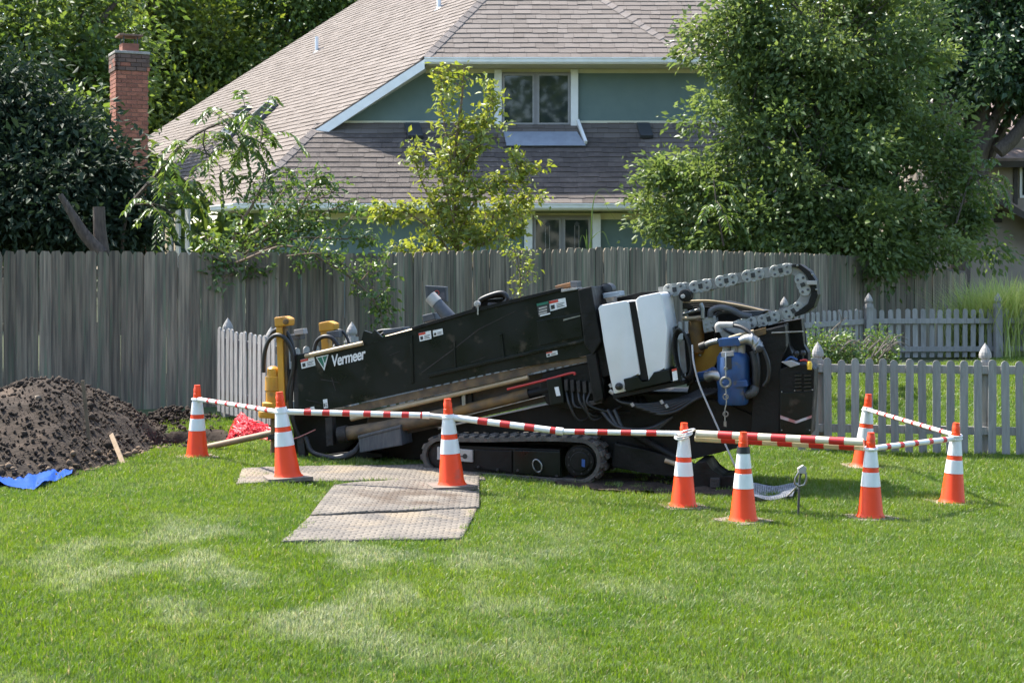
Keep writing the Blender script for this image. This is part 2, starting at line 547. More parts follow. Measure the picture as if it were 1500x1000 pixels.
def gutter(a, b, outward, parent):
    a, b, o_ = Vector(a), Vector(b), Vector(outward).normalized()
    bm = bmesh.new()
    prof = [(0.0, 0.0), (0.13, 0.0), (0.13, -0.025), (0.115, -0.03), (0.11, -0.09), (0.07, -0.13), (0.0, -0.13)]
    r0 = [bm.verts.new(a + o_ * x + Vector((0, 0, z))) for x, z in prof]; r1 = [bm.verts.new(b + o_ * x + Vector((0, 0, z))) for x, z in prof]
    for i in range(len(prof)):
        j = (i + 1) % len(prof); bm.faces.new((r0[i], r0[j], r1[j], r1[i]))
    bm.faces.new(r0[::-1]); bm.faces.new(r1)
    return put('gutter', bm_mesh(bm), m_white, parent)
gutter(A + Vector((-0.1, 0.05, 0.0)), Pr + Vector((0, 0.05, 0.0)), (0, -1, 0), house)
gutter(A - inn * 0.0, Le, -inn, house)
gutter(C_ + Vector((0.0, 0.04, 0.0)), Ue + Vector((0.6, 0.04, 0.0)), (0, -1, 0), house)
rk = (C_ - B_).normalized()
prism('rake_fascia', [B_ - rk * 0.1 + Vector((0, -0.03, -0.03)), C_ + Vector((0, -0.03, -0.03)), C_ + Vector((0, -0.03, -0.23)), B_ + rk * 0.05 + Vector((0, -0.03, -0.25))], (0, 0.05, 0), m_white, house)
prism('rake_soffit', [B_ + rk * 0.1 + Vector((0, 0.03, -0.2)), C_ + Vector((0, 0.03, -0.2)), Vector((C_.x, YW, C_.z - 0.2)), Vector((B_.x, YW, B_.z - 0.2))], (0, 0, 0.03), m_white, house)
for x0, x1 in ((500, 725), (848, 1060)):
    prism('wall_base_trim', [P(x0, 184, YW - 0.03), P(x1, 184, YW - 0.03), P(x1, 177, YW - 0.03), P(x0, 177, YW - 0.03)], (0, 0.028, 0), m_cream, house)

# windows
def window(rect, Y, panes, trim, leaded=False):
    x0, y0, x1, y1 = rect
    fr = prism('window', [P(x0, y1, Y), P(x1, y1, Y), P(x1, y0, Y), P(x0, y0, Y)], (0, 0.05, 0), m_taupe, house, 0.01)
    for (a, b, c, d) in panes:
        for nm, r in (('sash', 2.6),):
            for q in ((a - r, b - r, c + r, b), (a - r, d, c + r, d + r), (a - r, b, a, d), (c, b, c + r, d)):
                prism('sash', [P(q[0], q[3], Y - 0.03), P(q[2], q[3], Y - 0.03), P(q[2], q[1], Y - 0.03), P(q[0], q[1], Y - 0.03)], (0, 0.028, 0), m_taupe, fr)
        prism('pane', [P(a, d, Y - 0.012), P(c, d, Y - 0.012), P(c, b, Y - 0.012), P(a, b, Y - 0.012)], (0, 0.008, 0), m_glass, fr)
        if leaded:
            cx = (a + c) / 2
            for dx in (-3.0, 3.0):
                prism('came', [P(cx + dx - 0.35, d, Y - 0.018), P(cx + dx + 0.35, d, Y - 0.018), P(cx + dx + 0.35, b + 8, Y - 0.018), P(cx + dx - 0.35, b + 8, Y - 0.018)], (0, 0.005, 0), m_taupe, fr)
            for yy in (b + 6,):
                prism('came', [P(cx - 4, yy, Y - 0.019), P(cx, yy + 4, Y - 0.019), P(cx + 4, yy, Y - 0.019), P(cx, yy - 4, Y - 0.019)], (0, 0.006, 0), m_dark_metal, fr)
    for (a, b, c, d) in trim:
        prism('window_trim', [P(a, d, Y - 0.04), P(c, d, Y - 0.04), P(c, b, Y - 0.04), P(a, b, Y - 0.04)], (0, 0.05, 0), m_white, house, 0.006)
window((735, 106, 836, 187), YW - 0.06, [(739, 111, 780, 180), (790, 111, 832, 180)], [(724, 102, 735, 197), (836, 102, 847, 197), (735.3, 187, 835.7, 197)])
window((780, 316, 868, 385), 31.55, [(785, 322, 819, 380), (828, 322, 862, 380)], [(768, 313, 780, 390), (868, 313, 880, 390)], True)
ap = [onP(738, 197) + P_N * 0.05, onP(845, 197) + P_N * 0.05, onP(858, 217) + P_N * 0.05, onP(742, 217) + P_N * 0.05]
prism('metal_apron', ap, P_N * 0.02, m_apron, house)
prism('step_flashing', [onP(844, 183) + P_N * 0.05, onP(848, 182) + P_N * 0.05, onP(860, 214) + P_N * 0.05, onP(856, 214) + P_N * 0.05], P_N * 0.08, m_white, house)
for x0, x1 in ((594, 619), (934, 955)):
    v = prism('roof_vent', [onP(x0 - 2, 186) + P_N * 0.03, onP(x1 - 4, 186) + P_N * 0.03, onP(x1 + 2, 205) + P_N * 0.03, onP(x0 + 4, 205) + P_N * 0.03], P_N * 0.09, m_dark_metal, house, 0.02)
for q in ([(364, 181), (397, 152), (409, 155), (377, 186)], [(326, 200), (352, 170), (364, 172), (340, 205)], [(342, 172), (362, 159), (370, 160), (352, 174)]):
    c = [onL(*p) for p in q]
    s = prism('skylight', [p + L_N * 0.02 for p in c], L_N * 0.1, m_dark_metal, house, 0.01)
    cc = sum(c, Vector()) / 4
    prism('pane', [cc + (p - cc) * 0.8 + L_N * 0.122 for p in c], L_N * 0.006, m_glass, s)
m_pvc = M('white_vent_pipe', (0.75, 0.76, 0.76), None, rough=0.5)
for px, py in ((464, 76), (643, 13)):
    b0 = onL(px, py)
    pi = lathe('vent_pipe', b0 - Vector((0, 0, 0.05)), (0, 0, 1), [(0, 0.05), (0.46, 0.05), (0.46, 0.04)], m_pvc, house, 14)
    lathe('pipe_boot', b0 - L_N * 0.01, L_N, [(0, 0.14), (0.03, 0.13), (0.05, 0.06)], m_dark_metal, pi, 14)
# porch posts and glazed doors of the left wing
def onLW(px, py, o=0.0): return ray_plane(px, py, wa - inn * o, inn)
for a, b in ((231, 238), (247, 251), (257, 262), (271, 276)):
    prism('porch_post', [onLW(a, 392, 0.06), onLW(b, 392, 0.06), onLW(b, 306, 0.06), onLW(a, 306, 0.06)], inn * 0.05, m_white, house)
for a, b in ((238.3, 246.7), (251.3, 256.7)):
    prism('door_pane', [onLW(a, 392, 0.03), onLW(b, 392, 0.03), onLW(b, 312, 0.03), onLW(a, 312, 0.03)], inn * 0.02, m_glass, house)

# chimney, brick by brick on the two faces in view
ca = R(25)
ux, uy = Vector((math.cos(ca), math.sin(ca), 0)), Vector((-math.sin(ca), math.cos(ca), 0))
c0 = P(170, 78, 32.0); ztop = c0.z; c0 = Vector((c0.x, c0.y, 0))
CW = 0.66
chim = prism('chimney', [c0 + ux * 0.012 + uy * 0.012 + Vector((0, 0, 0.3)), c0 + ux * (CW - 0.012) + uy * 0.012 + Vector((0, 0, 0.3)), c0 + ux * (CW - 0.012) + uy * (CW - 0.012) + Vector((0, 0, 0.3)), c0 + ux * 0.012 + uy * (CW - 0.012) + Vector((0, 0, 0.3))], Vector((0, 0, ztop - 0.3)), m_mortar, house)
row, k, nb = 0.085, 0, 0
z = ztop
while z > 2.2:
    z -= row
    dark = k < 4
    out = 0.02 if k < 4 else 0.0
    for face in (0, 1):
        a = -out
        first = (k + face) % 2 == 0
        lim = CW + out
        while a < lim - 0.02:
            w = (0.105 if first else 0.215)
            first = False
            b = min(a + w - 0.01, lim)
            d, n = (ux, uy) if face == 0 else (uy, ux)
            q = [c0 + d * a - n * out, c0 + d * b - n * out, c0 + d * b + n * 0.05, c0 + d * a + n * 0.05]
            q = [p + Vector((0, 0, z)) for p in q]
            prism('brick', q, Vector((0, 0, row - 0.012)), m_brick_dark if dark and rnd.random() < 0.75 else m_brick, chim); nb += 1
            a += w
    k += 1
cc = c0 + ux * CW / 2 + uy * CW / 2 + Vector((0, 0, ztop))
box('chimney_crown', cc + Vector((0, 0, 0.03)), ux * (CW / 2 + 0.03), uy * (CW / 2 + 0.03), (0, 0, 0.03), m_cement, chim, 0.015)
m_clay = M('clay_flue', (0.28, 0.1, 0.06), (0.2, 0.08, 0.05), 8, 0.85)
box('flue', cc + Vector((0, 0, 0.14)), ux * 0.17, uy * 0.17, (0, 0, 0.1), m_clay, chim, 0.01)
for sx in (-1, 1):
    for sy in (-1, 1):
        box('cap_leg', cc + ux * 0.14 * sx + uy * 0.14 * sy + Vector((0, 0, 0.31)), ux * 0.012, uy * 0.012, (0, 0, 0.08), m_dark_metal, chim)
box('cap_plate', cc + Vector((0, 0, 0.405)), ux * 0.24, uy * 0.24, (0, 0, 0.02), M('rusty_cap', (0.12, 0.075, 0.055), (0.18, 0.1, 0.07), 12, 0.8), chim, 0.005)

# ================================================================== neighbour house on the right
nh = thing('house', 'tan neighbour house with dark beams and pinkish roof at the right edge', 'house', (15.5, 44, 0.3))
m_tan = M('tan_siding', (0.30, 0.25, 0.205), (0.26, 0.215, 0.178), 3, 0.8)
m_beam = M('dark_brown_beam', (0.035, 0.026, 0.022), (0.05, 0.04, 0.03), 6, 0.7)
m_roof2 = M('pinkish_shingle', (0.32, 0.24, 0.21), (0.22, 0.165, 0.15), 6, 0.9, bump=0.6, bscale=60)
YN = 43.0
prism('wall', [P(1360, 480, YN), P(1760, 480, YN), P(1760, 150, YN), P(1360, 232, YN)], (0, 7, 0), m_tan, nh)
n0, n1 = P(1452, 236, YN - 0.5), P(1780, 236, YN - 0.5)
prism('roof', [n0, n1, n1 + Vector((0, 3.2, 2.0)), n0 + Vector((-1.0, 3.2, 2.0))], (0, 0, 0.08), m_roof2, nh)
prism('roof', [P(1380, 196, YN + 3.4), P(1760, 196, YN + 3.4), P(1700, 120, YN + 6), P(1410, 150, YN + 6)], (0, 0, 0.08), m_roof2, nh)
prism('eave_beam', [P(1450, 245, YN - 0.55), P(1780, 245, YN - 0.55), P(1780, 236, YN - 0.55), P(1450, 236, YN - 0.55)], (0, 0.12, 0), m_beam, nh)
prism('corner_beam', [P(1485, 300, YN - 0.04), P(1491, 300, YN - 0.04), P(1491, 246, YN - 0.04), P(1485, 246, YN - 0.04)], (0, 0.035, 0), m_beam, nh)
prism('lower_roof', [P(1430, 268, YN - 0.9), P(1560, 350, YN - 0.9), P(1560, 350, YN - 0.05), P(1430, 268, YN - 0.05)], (0, 0, 0.09), m_roof2, nh)
prism('rake_beam', [P(1430, 277, YN - 0.93), P(1560, 359, YN - 0.93), P(1560, 348, YN - 0.93), P(1430, 266, YN - 0.93)], (0, 0.025, 0), m_beam, nh)
wn = prism('window', [P(1494, 290, YN - 0.05), P(1540, 290, YN - 0.05), P(1540, 240, YN - 0.05), P(1494, 240, YN - 0.05)], (0, 0.045, 0), m_white, nh)
prism('pane', [P(1498, 286, YN - 0.065), P(1536, 286, YN - 0.065), P(1536, 244, YN - 0.065), P(1498, 244, YN - 0.065)], (0, 0.013, 0), m_glass, wn)
prism('wall_vent', [P(1456, 326, YN - 0.04), P(1468, 326, YN - 0.04), P(1468, 308, YN - 0.04), P(1456, 308, YN - 0.04)], (0, 0.035, 0), m_beam, nh)

# ================================================================== fences
m_cedar = M('weathered_cedar', (0.25, 0.205, 0.15), (0.112, 0.097, 0.077), 3.2, 0.9, lo=0.38, hi=0.62, bump=0.5, bscale=7, stretch=(9, 9, 0.7), rand=0.32, c3=(0.14, 0.155, 0.105), s3=2.2, t3=0.53, spec=0.2)
m_rail = M('weathered_rail', (0.12, 0.10, 0.085), (0.08, 0.07, 0.06), 5, 0.9)
board_me = []
for v in range(4):
    w, t, Hh = 0.069, 0.009, 1.0
    ear = 0.02 + 0.006 * v
    pts = [(-w, 0), (w, 0), (w, Hh - ear), (w - 0.028, Hh - 0.002 * v), (-w + 0.026, Hh), (-w, Hh - ear * 0.9)]
    bm = prism_bm([Vector((x, -t, z)) for x, z in pts], Vector((0, 2 * t, 0)))
    me = bm_mesh(bm, 'board'); me.materials.append(m_cedar); board_me.append(me)

def along(pts):
    """cumulative walk along a polyline of (x,y,z)"""
    pts = [Vector(p) for p in pts]
    s = [0.0]
    for a, b in zip(pts, pts[1:]): s.append(s[-1] + (Vector((b.x, b.y)) - Vector((a.x, a.y))).length)
    def at(t):
        for i in range(len(s) - 1):
            if t <= s[i + 1] or i == len(s) - 2:
                f = (t - s[i]) / (s[i + 1] - s[i])
                d = pts[i + 1] - pts[i]
                return pts[i].lerp(pts[i + 1], f), math.atan2(d.y, d.x)
    return at, s[-1]

cedar_line = [P(-120, 366, 18.7), P(560, 370, 20.0), P(900, 362, 22.5), P(1270, 374, 27.2), P(1417, 401, 30.0)]
cedar = thing('board_fence', 'tall weathered grey board fence running behind the drill rig', 'fence', (P(300, 366, 19.5).x, 19.5, 0.2))
at, Ltot = along(cedar_line)
t = 0.07
while t < Ltot:
    p, ang = at(t)
    z0 = gz(p.x, p.y) - 0.04
    o = link(bpy.data.objects.new('board', rnd.choice(board_me)))
    o.parent = cedar
    o.location = Vector((p.x + rnd.uniform(-.003, .003), p.y + rnd.uniform(-.008, .008), z0)) - Vector(cedar.location)
    o.scale = (rnd.choice((1, -1)) * 1.0, 1, p.z - z0 + rnd.uniform(-0.012, 0.012))
    o.rotation_euler = (rnd.uniform(-.006, .006), rnd.uniform(-.004, .004), ang + rnd.uniform(-.03, .03))
    t += 0.1376
for hz in (0.35, 1.0, 1.65):
    for i in range(len(cedar_line) - 1):
        a, b = cedar_line[i], cedar_line[i + 1]
        d = (b - a); d.z = 0; nrm = Vector((-d.y, d.x, 0)).normalized()
        a2 = Vector((a.x, a.y, gz(a.x, a.y) + hz * (a.z - 0.2) / 2)) + nrm * 0.035; b2 = Vector((b.x, b.y, gz(b.x, b.y) + hz * (b.z - 0.2) / 2)) + nrm * 0.035
        prism('rail', [a2, b2, b2 + Vector((0, 0, 0.09)), a2 + Vector((0, 0, 0.09))], nrm * 0.04, m_rail, cedar)
tp = 0.0
while tp < Ltot:
    p, ang = at(tp)
    nrm = Vector((-math.sin(ang), math.cos(ang), 0))
    abox('post', p.x + nrm.x * 0.12 - 0.045, p.x + nrm.x * 0.12 + 0.045, p.y + nrm.y * 0.12 - 0.045, p.y + nrm.y * 0.12 + 0.045, gz(p.x, p.y) - 0.1, p.z - 0.08, m_rail, cedar)
    tp += 2.4

m_pick = M('weathered_grey_picket', (0.31, 0.295, 0.275), (0.24, 0.23, 0.215), 4, 0.85, bump=0.3, bscale=9, stretch=(8, 8, 0.8), rand=0.14, c3=(0.14, 0.125, 0.12), s3=2.5, t3=0.64, spec=0.2)
def picket_mesh(w=0.041, t=0.009):
    pts = [(-w, 0), (w, 0)] + [(w * math.cos(a), 1 - w * 1.15 + w * 1.15 * math.sin(a)) for a in [math.pi * i / 8 for i in range(9)]]
    me = bm_mesh(prism_bm([Vector((x, -t, z)) for x, z in pts], Vector((0, 2 * t, 0))), 'picket')
    me.materials.append(m_pick)
    return me
pick_me = picket_mesh()
def post_mesh():
    bm = bmesh.new()
    w = 0.058
    prism_bm([Vector((-w, -w, 0)), Vector((w, -w, 0)), Vector((w, w, 0)), Vector((-w, w, 0))], Vector((0, 0, 1.0)), bm=bm)
    prof = [(1.0, 0.045), (1.03, 0.045), (1.035, 0.062), (1.06, 0.066), (1.09, 0.06), (1.13, 0.04), (1.17, 0.012), (1.185, 0.002)]
    lathe_bm(bm, (0, 0, 0), (0, 0, 1), prof, 12)
    w2 = w + 0.012
    prism_bm([Vector((-w2, -w2, 0.93)), Vector((w2, -w2, 0.93)), Vector((w2, w2, 0.93)), Vector((-w2, w2, 0.93))], Vector((0, 0, 0.02)), bm=bm)
    me = bm_mesh(bm, 'post'); me.materials.append(m_pick)
    return me
post_me = post_mesh()

def picket_fence(label, line, spacing, hp, posts, name='picket_fence', rails=(0.2, 0.85), side=1, hpost=1.0, cat='fence', z_up=0.05, lean=0.0):
    base = Vector(line[0])
    f = thing(name, label, cat, (base.x, base.y, gz(base.x, base.y)))
    at, L = along(line)
    t = spacing / 2
    while t < L:
        p, ang = at(t)
        o = link(bpy.data.objects.new('picket', pick_me)); o.parent = f
        o.location = Vector((p.x, p.y, gz(p.x, p.y) + z_up)) - Vector(f.location)
        o.scale = (1, 1, hp + rnd.uniform(-.012, .012))
        o.rotation_euler = (rnd.uniform(-.012, .012), rnd.uniform(-.014, .014) + lean, ang)
        t += spacing * rnd.uniform(0.97, 1.03)
    for i in range(len(line) - 1):
        a, b = Vector(line[i]), Vector(line[i + 1])
        d = b - a; d.z = 0; nrm = Vector((-d.y, d.x, 0)).normalized() * side
        for r in rails:
            n = max(1, int(d.length / 2.4))
            for j in range(n):
                p, q = a.lerp(b, j / n), a.lerp(b, (j + 1) / n)
                p = Vector((p.x, p.y, gz(p.x, p.y) + hp * r + z_up)) + nrm * 0.011; q = Vector((q.x, q.y, gz(q.x, q.y) + hp * r + z_up)) + nrm * 0.011
                prism('rail', [p, q, q + Vector((0, 0, 0.085)), p + Vector((0, 0, 0.085))], nrm * 0.036, m_pick, f, 0.003)
    for t in posts:
        p, ang = at(t)
        nrm = Vector((-math.sin(ang), math.cos(ang), 0)) * side
        o = link(bpy.data.objects.new('post', post_me)); o.parent = f
        o.location = Vector((p.x, p.y, gz(p.x, p.y) - 0.05)) + nrm * 0.11 - Vector(f.location)
        o.scale = (1, 1, (hpost + 0.05))
        o.rotation_euler = (0, rnd.uniform(-.01, .01), ang)
    return f

def gp(px, Y):
    x = (px - CX) / F * Y
    return Vector((x, Y, gz(x, Y)))
n_line = [gp(1165, 16.75), gp(1640, 16.2)]
dx = (n_line[1] - n_line[0]).length
picket_fence('near grey picket fence standing right of the drill rig, in front of the other', n_line, 0.1405, 0.98, [0.25, dx * (1450 - 1165) / 475], z_up=0.04, side=1)
b_line = [gp(382, 18.2), gp(1270, 26.0), gp(1458, 26.2), gp(1690, 26.5)]
at_b, L_b = along(b_line)
d1 = (b_line[1] - b_line[0]).length; d2 = (b_line[2] - b_line[1]).length
picket_fence('far grey picket fence behind the rig, its posts tipped with pointed caps', b_line, 0.142, 0.80, [0.06, 1.22, 4.2, 6.6, d1 - 2.3, d1 + 0.0, d1 + d2, d1 + 2 * d2], z_up=0.04, side=-1, rails=(0.12, 0.70), hpost=0.93)
picket_fence('open picket gate leaning near the yellow front posts', [gp(318, 18.5), gp(416, 16.95)], 0.128, 0.98, [0.05], name='picket_gate', cat='gate', z_up=0.1, side=1, rails=(0.18, 0.8), hpost=1.0)
# ================================================================== trees and plants
m_bark = M('grey_brown_bark', (0.10, 0.078, 0.06), (0.055, 0.043, 0.035), 9, 0.95, bump=0.8, bscale=14, stretch=(3, 3, 0.6))
m_twig = M('pale_twig', (0.20, 0.14, 0.09), (0.13, 0.09, 0.06), 12, 0.9)
def leafmat(name, a, b, rough=0.45, transl=0.42, spec=0.5):
    return M(name, a, b, tint=True, rough=rough, transl=transl, spec=spec)
m_leaf_mid = leafmat('leaf_mid_green', (0.062, 0.115, 0.033), (0.155, 0.21, 0.068), 0.42, 0.46, 0.4)
m_leaf_dark = leafmat('leaf_dark_green', (0.026, 0.058, 0.022), (0.05, 0.095, 0.032), 0.42, 0.30)
m_leaf_magnolia = leafmat('leaf_dark_glossy', (0.014, 0.03, 0.016), (0.034, 0.056, 0.026), 0.65, 0.2, 0.22)
m_leaf_lime = leafmat('leaf_yellow_green', (0.14, 0.2, 0.038), (0.29, 0.325, 0.075), 0.45, 0.42)
m_leaf_fresh = leafmat('leaf_fresh_green', (0.055, 0.115, 0.028), (0.13, 0.19, 0.05), 0.42, 0.42)
m_leaf_back = leafmat('leaf_background', (0.058, 0.115, 0.026), (0.14, 0.195, 0.05), 0.55, 0.5)
m_leaf_back2 = leafmat('leaf_background_warm', (0.06, 0.115, 0.024), (0.17, 0.20, 0.042), 0.55, 0.5)

def wood_mesh(segs, seg=6):
    bm = bmesh.new()
    for pts, rad in segs:
        k = 4
        path = spline(pts, k)
        rr = list(np.interp(np.linspace(0, 1, len(path)), np.linspace(0, 1, len(rad)), rad))
        tube_bm(bm, path, rr, seg)
    return bm_mesh(bm, 'wood', 60)

def lobe_tree(name, label, lobes, nleaf, leaf, mat, base, r0, ncl, cat='tree', width=0.5, sig=0.3, depth=0.8, group=None, bark=None, droop=0.35, limbs=True, flat=0.4, shell=0.45, extra=None):
    bx, by = base
    bz = gz(bx, by)
    t = thing(name, label, cat, (bx, by, bz), group)
    L = []
    for (px, py, Y, rx, ry) in lobes:
        c = P(px, py, Y); s = Y / F
        L.append((np.array(c), np.array([rx * s, rx * s * depth, ry * s])))
    vol = np.array([np.prod(r) for _, r in L]) ** 0.8; vol /= vol.sum()
    which = rng.choice(len(L), size=ncl, p=vol)
    d = unit(rng.normal(size=(ncl, 3)))
    rad = shell + (1 - shell) * np.sqrt(rng.random(ncl))
    lump = 1 + 0.22 * np.sin(d[:, 0] * 5 + which) * np.cos(d[:, 2] * 6 + 2 * which) + 0.1 * rng.normal(size=ncl)
    cc = np.array([L[w][0] for w in which]) + d * np.array([L[w][1] for w in which]) * (rad * lump)[:, None]
    out = d.copy()
    cl_t = rng.random(ncl) * 0.6
    wi = rng.integers(0, ncl, size=nleaf)
    g = rng.normal(size=(nleaf, 3)) * sig * (0.6 + 0.8 * rng.random(ncl))[wi][:, None]
    g[:, 2] *= 0.75
    Cn = cc[wi] + g
    Ad = unit(g) * 0.8 + out[wi] * 0.5 + rng.normal(size=(nleaf, 3)) * 0.5
    Ad[:, 2] -= droop
    tint = cl_t[wi] + rng.random(nleaf) * 0.4
    keep = Cn[:, 2] > bz + 0.05
    sz = leaf * (0.65 + 0.7 * rng.random(nleaf))
    put('crown', leaf_mesh('crown', Cn[keep], Ad[keep], sz[keep], width, 0.12, tint[keep], flat), mat, t)
    segs = []
    base_v = Vector((bx, by, bz - 0.15))
    zs = sorted(c[2] for c, _ in L)
    top = Vector(L[int(np.argmax([c[2] for c, _ in L]))][0])
    mid = base_v.lerp(top, 0.45) + Vector((rnd.uniform(-.2, .2), rnd.uniform(-.1, .1), 0))
    segs.append(([base_v, base_v.lerp(mid, 0.5) + Vector((rnd.uniform(-.08, .08), 0, 0)), mid, top], [r0 * 1.25, r0, r0 * 0.72, r0 * 0.15]))
    if limbs:
        for c, r in L:
            c = Vector(c)
            f = rnd.uniform(0.25, 0.6)
            s0 = base_v.lerp(mid, min(1.0, f * 1.5))
            m_ = s0.lerp(c, 0.5) + Vector((0, 0, 0.12 * (c - s0).length))
            segs.append(([s0, m_, c], [r0 * 0.55, r0 * 0.36, r0 * 0.1]))
        for i in range(0, ncl, 3):
            w = which[i]
            c = Vector(L[w][0]); e = Vector(cc[i])
            s0 = c.lerp(mid, rnd.uniform(0, 0.35))
            segs.append(([s0, s0.lerp(e, 0.5) + Vector((rnd.uniform(-.1, .1), rnd.uniform(-.1, .1), 0.1)), e], [r0 * 0.16, r0 * 0.1, r0 * 0.03]))
    if extra: segs += extra
    put('trunk', wood_mesh(segs), bark or m_bark, t)
    return t

# big dense tree between the fence and the house
lobe_tree('leafy_tree', 'big dense green tree hiding the right end of the green house', [
    (1200, 60, 28.6, 175, 170), (1090, 190, 28.2, 110, 130), (1030, 305, 27.9, 105, 85), (1180, 270, 27.6, 150, 120), (1320, 270, 28.3, 110, 120),
    (1415, 305, 28.5, 60, 62), (1446, 345, 28.6, 36, 32), (1290, 100, 29.0, 100, 150), (1345, 352, 28.2, 100, 28), (1110, 340, 27.2, 120, 60), (1250, 345, 27.4, 120, 60), (960, 340, 27.5, 45, 50), (1110, 60, 28.6, 85, 120)],
    60000, 0.118, m_leaf_mid, (5.6, 28.4), 0.16, 400, sig=0.19, width=0.52, depth=0.55, shell=0.3)

# dark evergreen shrub at the left with a sawn stub
mg_extra = [([P(150, 372, 20.6), P(146, 335, 20.6), P(145, 303, 20.6)], [0.1, 0.085, 0.08]),
            ([P(150, 372, 20.55), P(125, 345, 20.5), P(108, 318, 20.45), P(88, 285, 20.4)], [0.1, 0.085, 0.065, 0.04])]
lobe_tree('evergreen_shrub', 'dark glossy evergreen with a sawn off stub behind the left end of the fence', [
    (60, 290, 22.4, 110, 90), (150, 300, 22.6, 70, 70), (20, 190, 23.2, 90, 110), (85, 220, 23.0, 70, 70), (190, 320, 22.6, 42, 48), (0, 330, 22.0, 90, 60), (120, 345, 22.0, 110, 30), (-120, 200, 23, 120, 160)],
    34000, 0.135, m_leaf_magnolia, (P(150, 372, 22).x, 22.2), 0.1, 330, width=0.42, sig=0.24, depth=0.7, droop=0.6, extra=mg_extra)

# background trees
bgt = [
    ('tall background tree with yellowing leaves right above the brick chimney', [(215, 40, 60, 120, 150), (300, 110, 60, 110, 110), (150, 170, 58, 90, 110), (280, 200, 58, 90, 80)], 17000, m_leaf_back2, (-13.5, 60)),
    ('tall background tree behind the steep left edge of the shingle roof', [(420, 10, 62, 120, 120), (380, 110, 61, 100, 90), (480, -50, 63, 130, 110), (330, 165, 60, 80, 70)], 17000, m_leaf_back, (-10, 62)),
    ('dark tall tree at the upper left corner with visible limbs', [(40, 30, 40, 140, 130), (90, 130, 39, 110, 80), (-60, 120, 38, 120, 170), (130, 60, 41, 60, 120)], 15000, m_leaf_back, (-12.5, 39)),
    ('background tree low behind the evergreen shrub at far left', [(60, 240, 36, 100, 90), (130, 260, 36, 60, 70), (-30, 300, 35, 120, 90)], 9000, m_leaf_back, (-11, 36)),
    ('tall dark tree with bare leaning limbs at the upper right corner', [(1440, 20, 40, 120, 110), (1490, 110, 39, 90, 60), (1380, 90, 40, 70, 80), (1560, 60, 40, 110, 130), (1420, 130, 40, 60, 30)], 13000, m_leaf_dark, (P(1395, 300, 40).x, 40)),
    ('tall tree rising behind the dense tree at top right', [(1250, -60, 44, 160, 120), (1380, -30, 43, 120, 120), (1080, -80, 46, 140, 90), (1320, 130, 42, 90, 90)], 11000, m_leaf_back, (P(1330, 300, 43).x, 43)),
]
for i, (lab, lob, n, mm, base) in enumerate(bgt):
    ex = None
    if i == 4:
        ex = [([P(1428, 300, 39.5), P(1432, 220, 39.5), P(1442, 150, 39.5), P(1450, 80, 39.5)], [0.26, 0.22, 0.17, 0.1]),
              ([P(1428, 250, 39.4), P(1452, 185, 39.4), P(1480, 140, 39.4), P(1510, 110, 39.4)], [0.2, 0.16, 0.11, 0.05]),
              ([P(1462, 222, 39.0), P(1482, 205, 39.0), P(1500, 180, 39.0), P(1540, 120, 39.0)], [0.2, 0.19, 0.15, 0.1]),
              ([P(1478, 206, 39.0), P(1500, 195, 39.0), P(1530, 190, 39.0)], [0.13, 0.1, 0.07]),
              ([P(1394, 340, 39.2), P(1393, 230, 39.2), P(1390, 140, 39.2)], [0.3, 0.26, 0.2])]
    if i == 2:
        ex = [([P(60, 200, 40), P(95, 80, 40), P(130, 10, 40)], [0.16, 0.12, 0.07]), ([P(95, 90, 40), P(140, 40, 40), P(180, -10, 40)], [0.1, 0.08, 0.05])]
    lobe_tree('background_tree', lab, lob, int(n * 1.7), 0.26 if i < 2 else 0.2, mm, base, 0.28, 220, sig=0.5 if i < 2 else 0.4, width=0.5, depth=0.8, group='trees behind the houses', extra=ex, shell=0.3, limbs=True)

# woods far off and behind the viewer (seen as gaps between trees and mirrored in the windows)
def woods(name, label, x0, x1, y0, y1, hmax, n, leaf):
    ncl = 260
    c = np.stack([rng.uniform(x0, x1, ncl), rng.uniform(y0, y1, ncl), hmax * rng.random(ncl) ** 0.8], axis=1)
    c[:, 2] *= 0.75 + 0.25 * np.sin(c[:, 0] * 0.35 + 1.0)
    wi = rng.integers(0, ncl, size=n)
    g = rng.normal(size=(n, 3)) * 1.5
    Cn = c[wi] + g
    Cn[:, 2] = np.maximum(Cn[:, 2], 0.7)
    A_ = unit(g) + rng.normal(size=(n, 3)) * 0.6; A_[:, 2] -= 0.3
    o = put(name, leaf_mesh(name, Cn, A_, leaf * (0.6 + 0.8 * rng.random(n)), 0.55, 0.12, rng.random(ncl)[wi] * 0.6 + rng.random(n) * 0.4), m_leaf_back)
    return tag(o, label, 'woods', kind='stuff')
woods('distant_woods', 'far green woods closing the gaps behind the houses', -45, 50, 74, 90, 20, 42000, 0.95)
woods('woods_behind_viewer', 'row of trees across the lawn mirrored in the house windows', -45, 45, -24, -16, 14, 24000, 0.8)

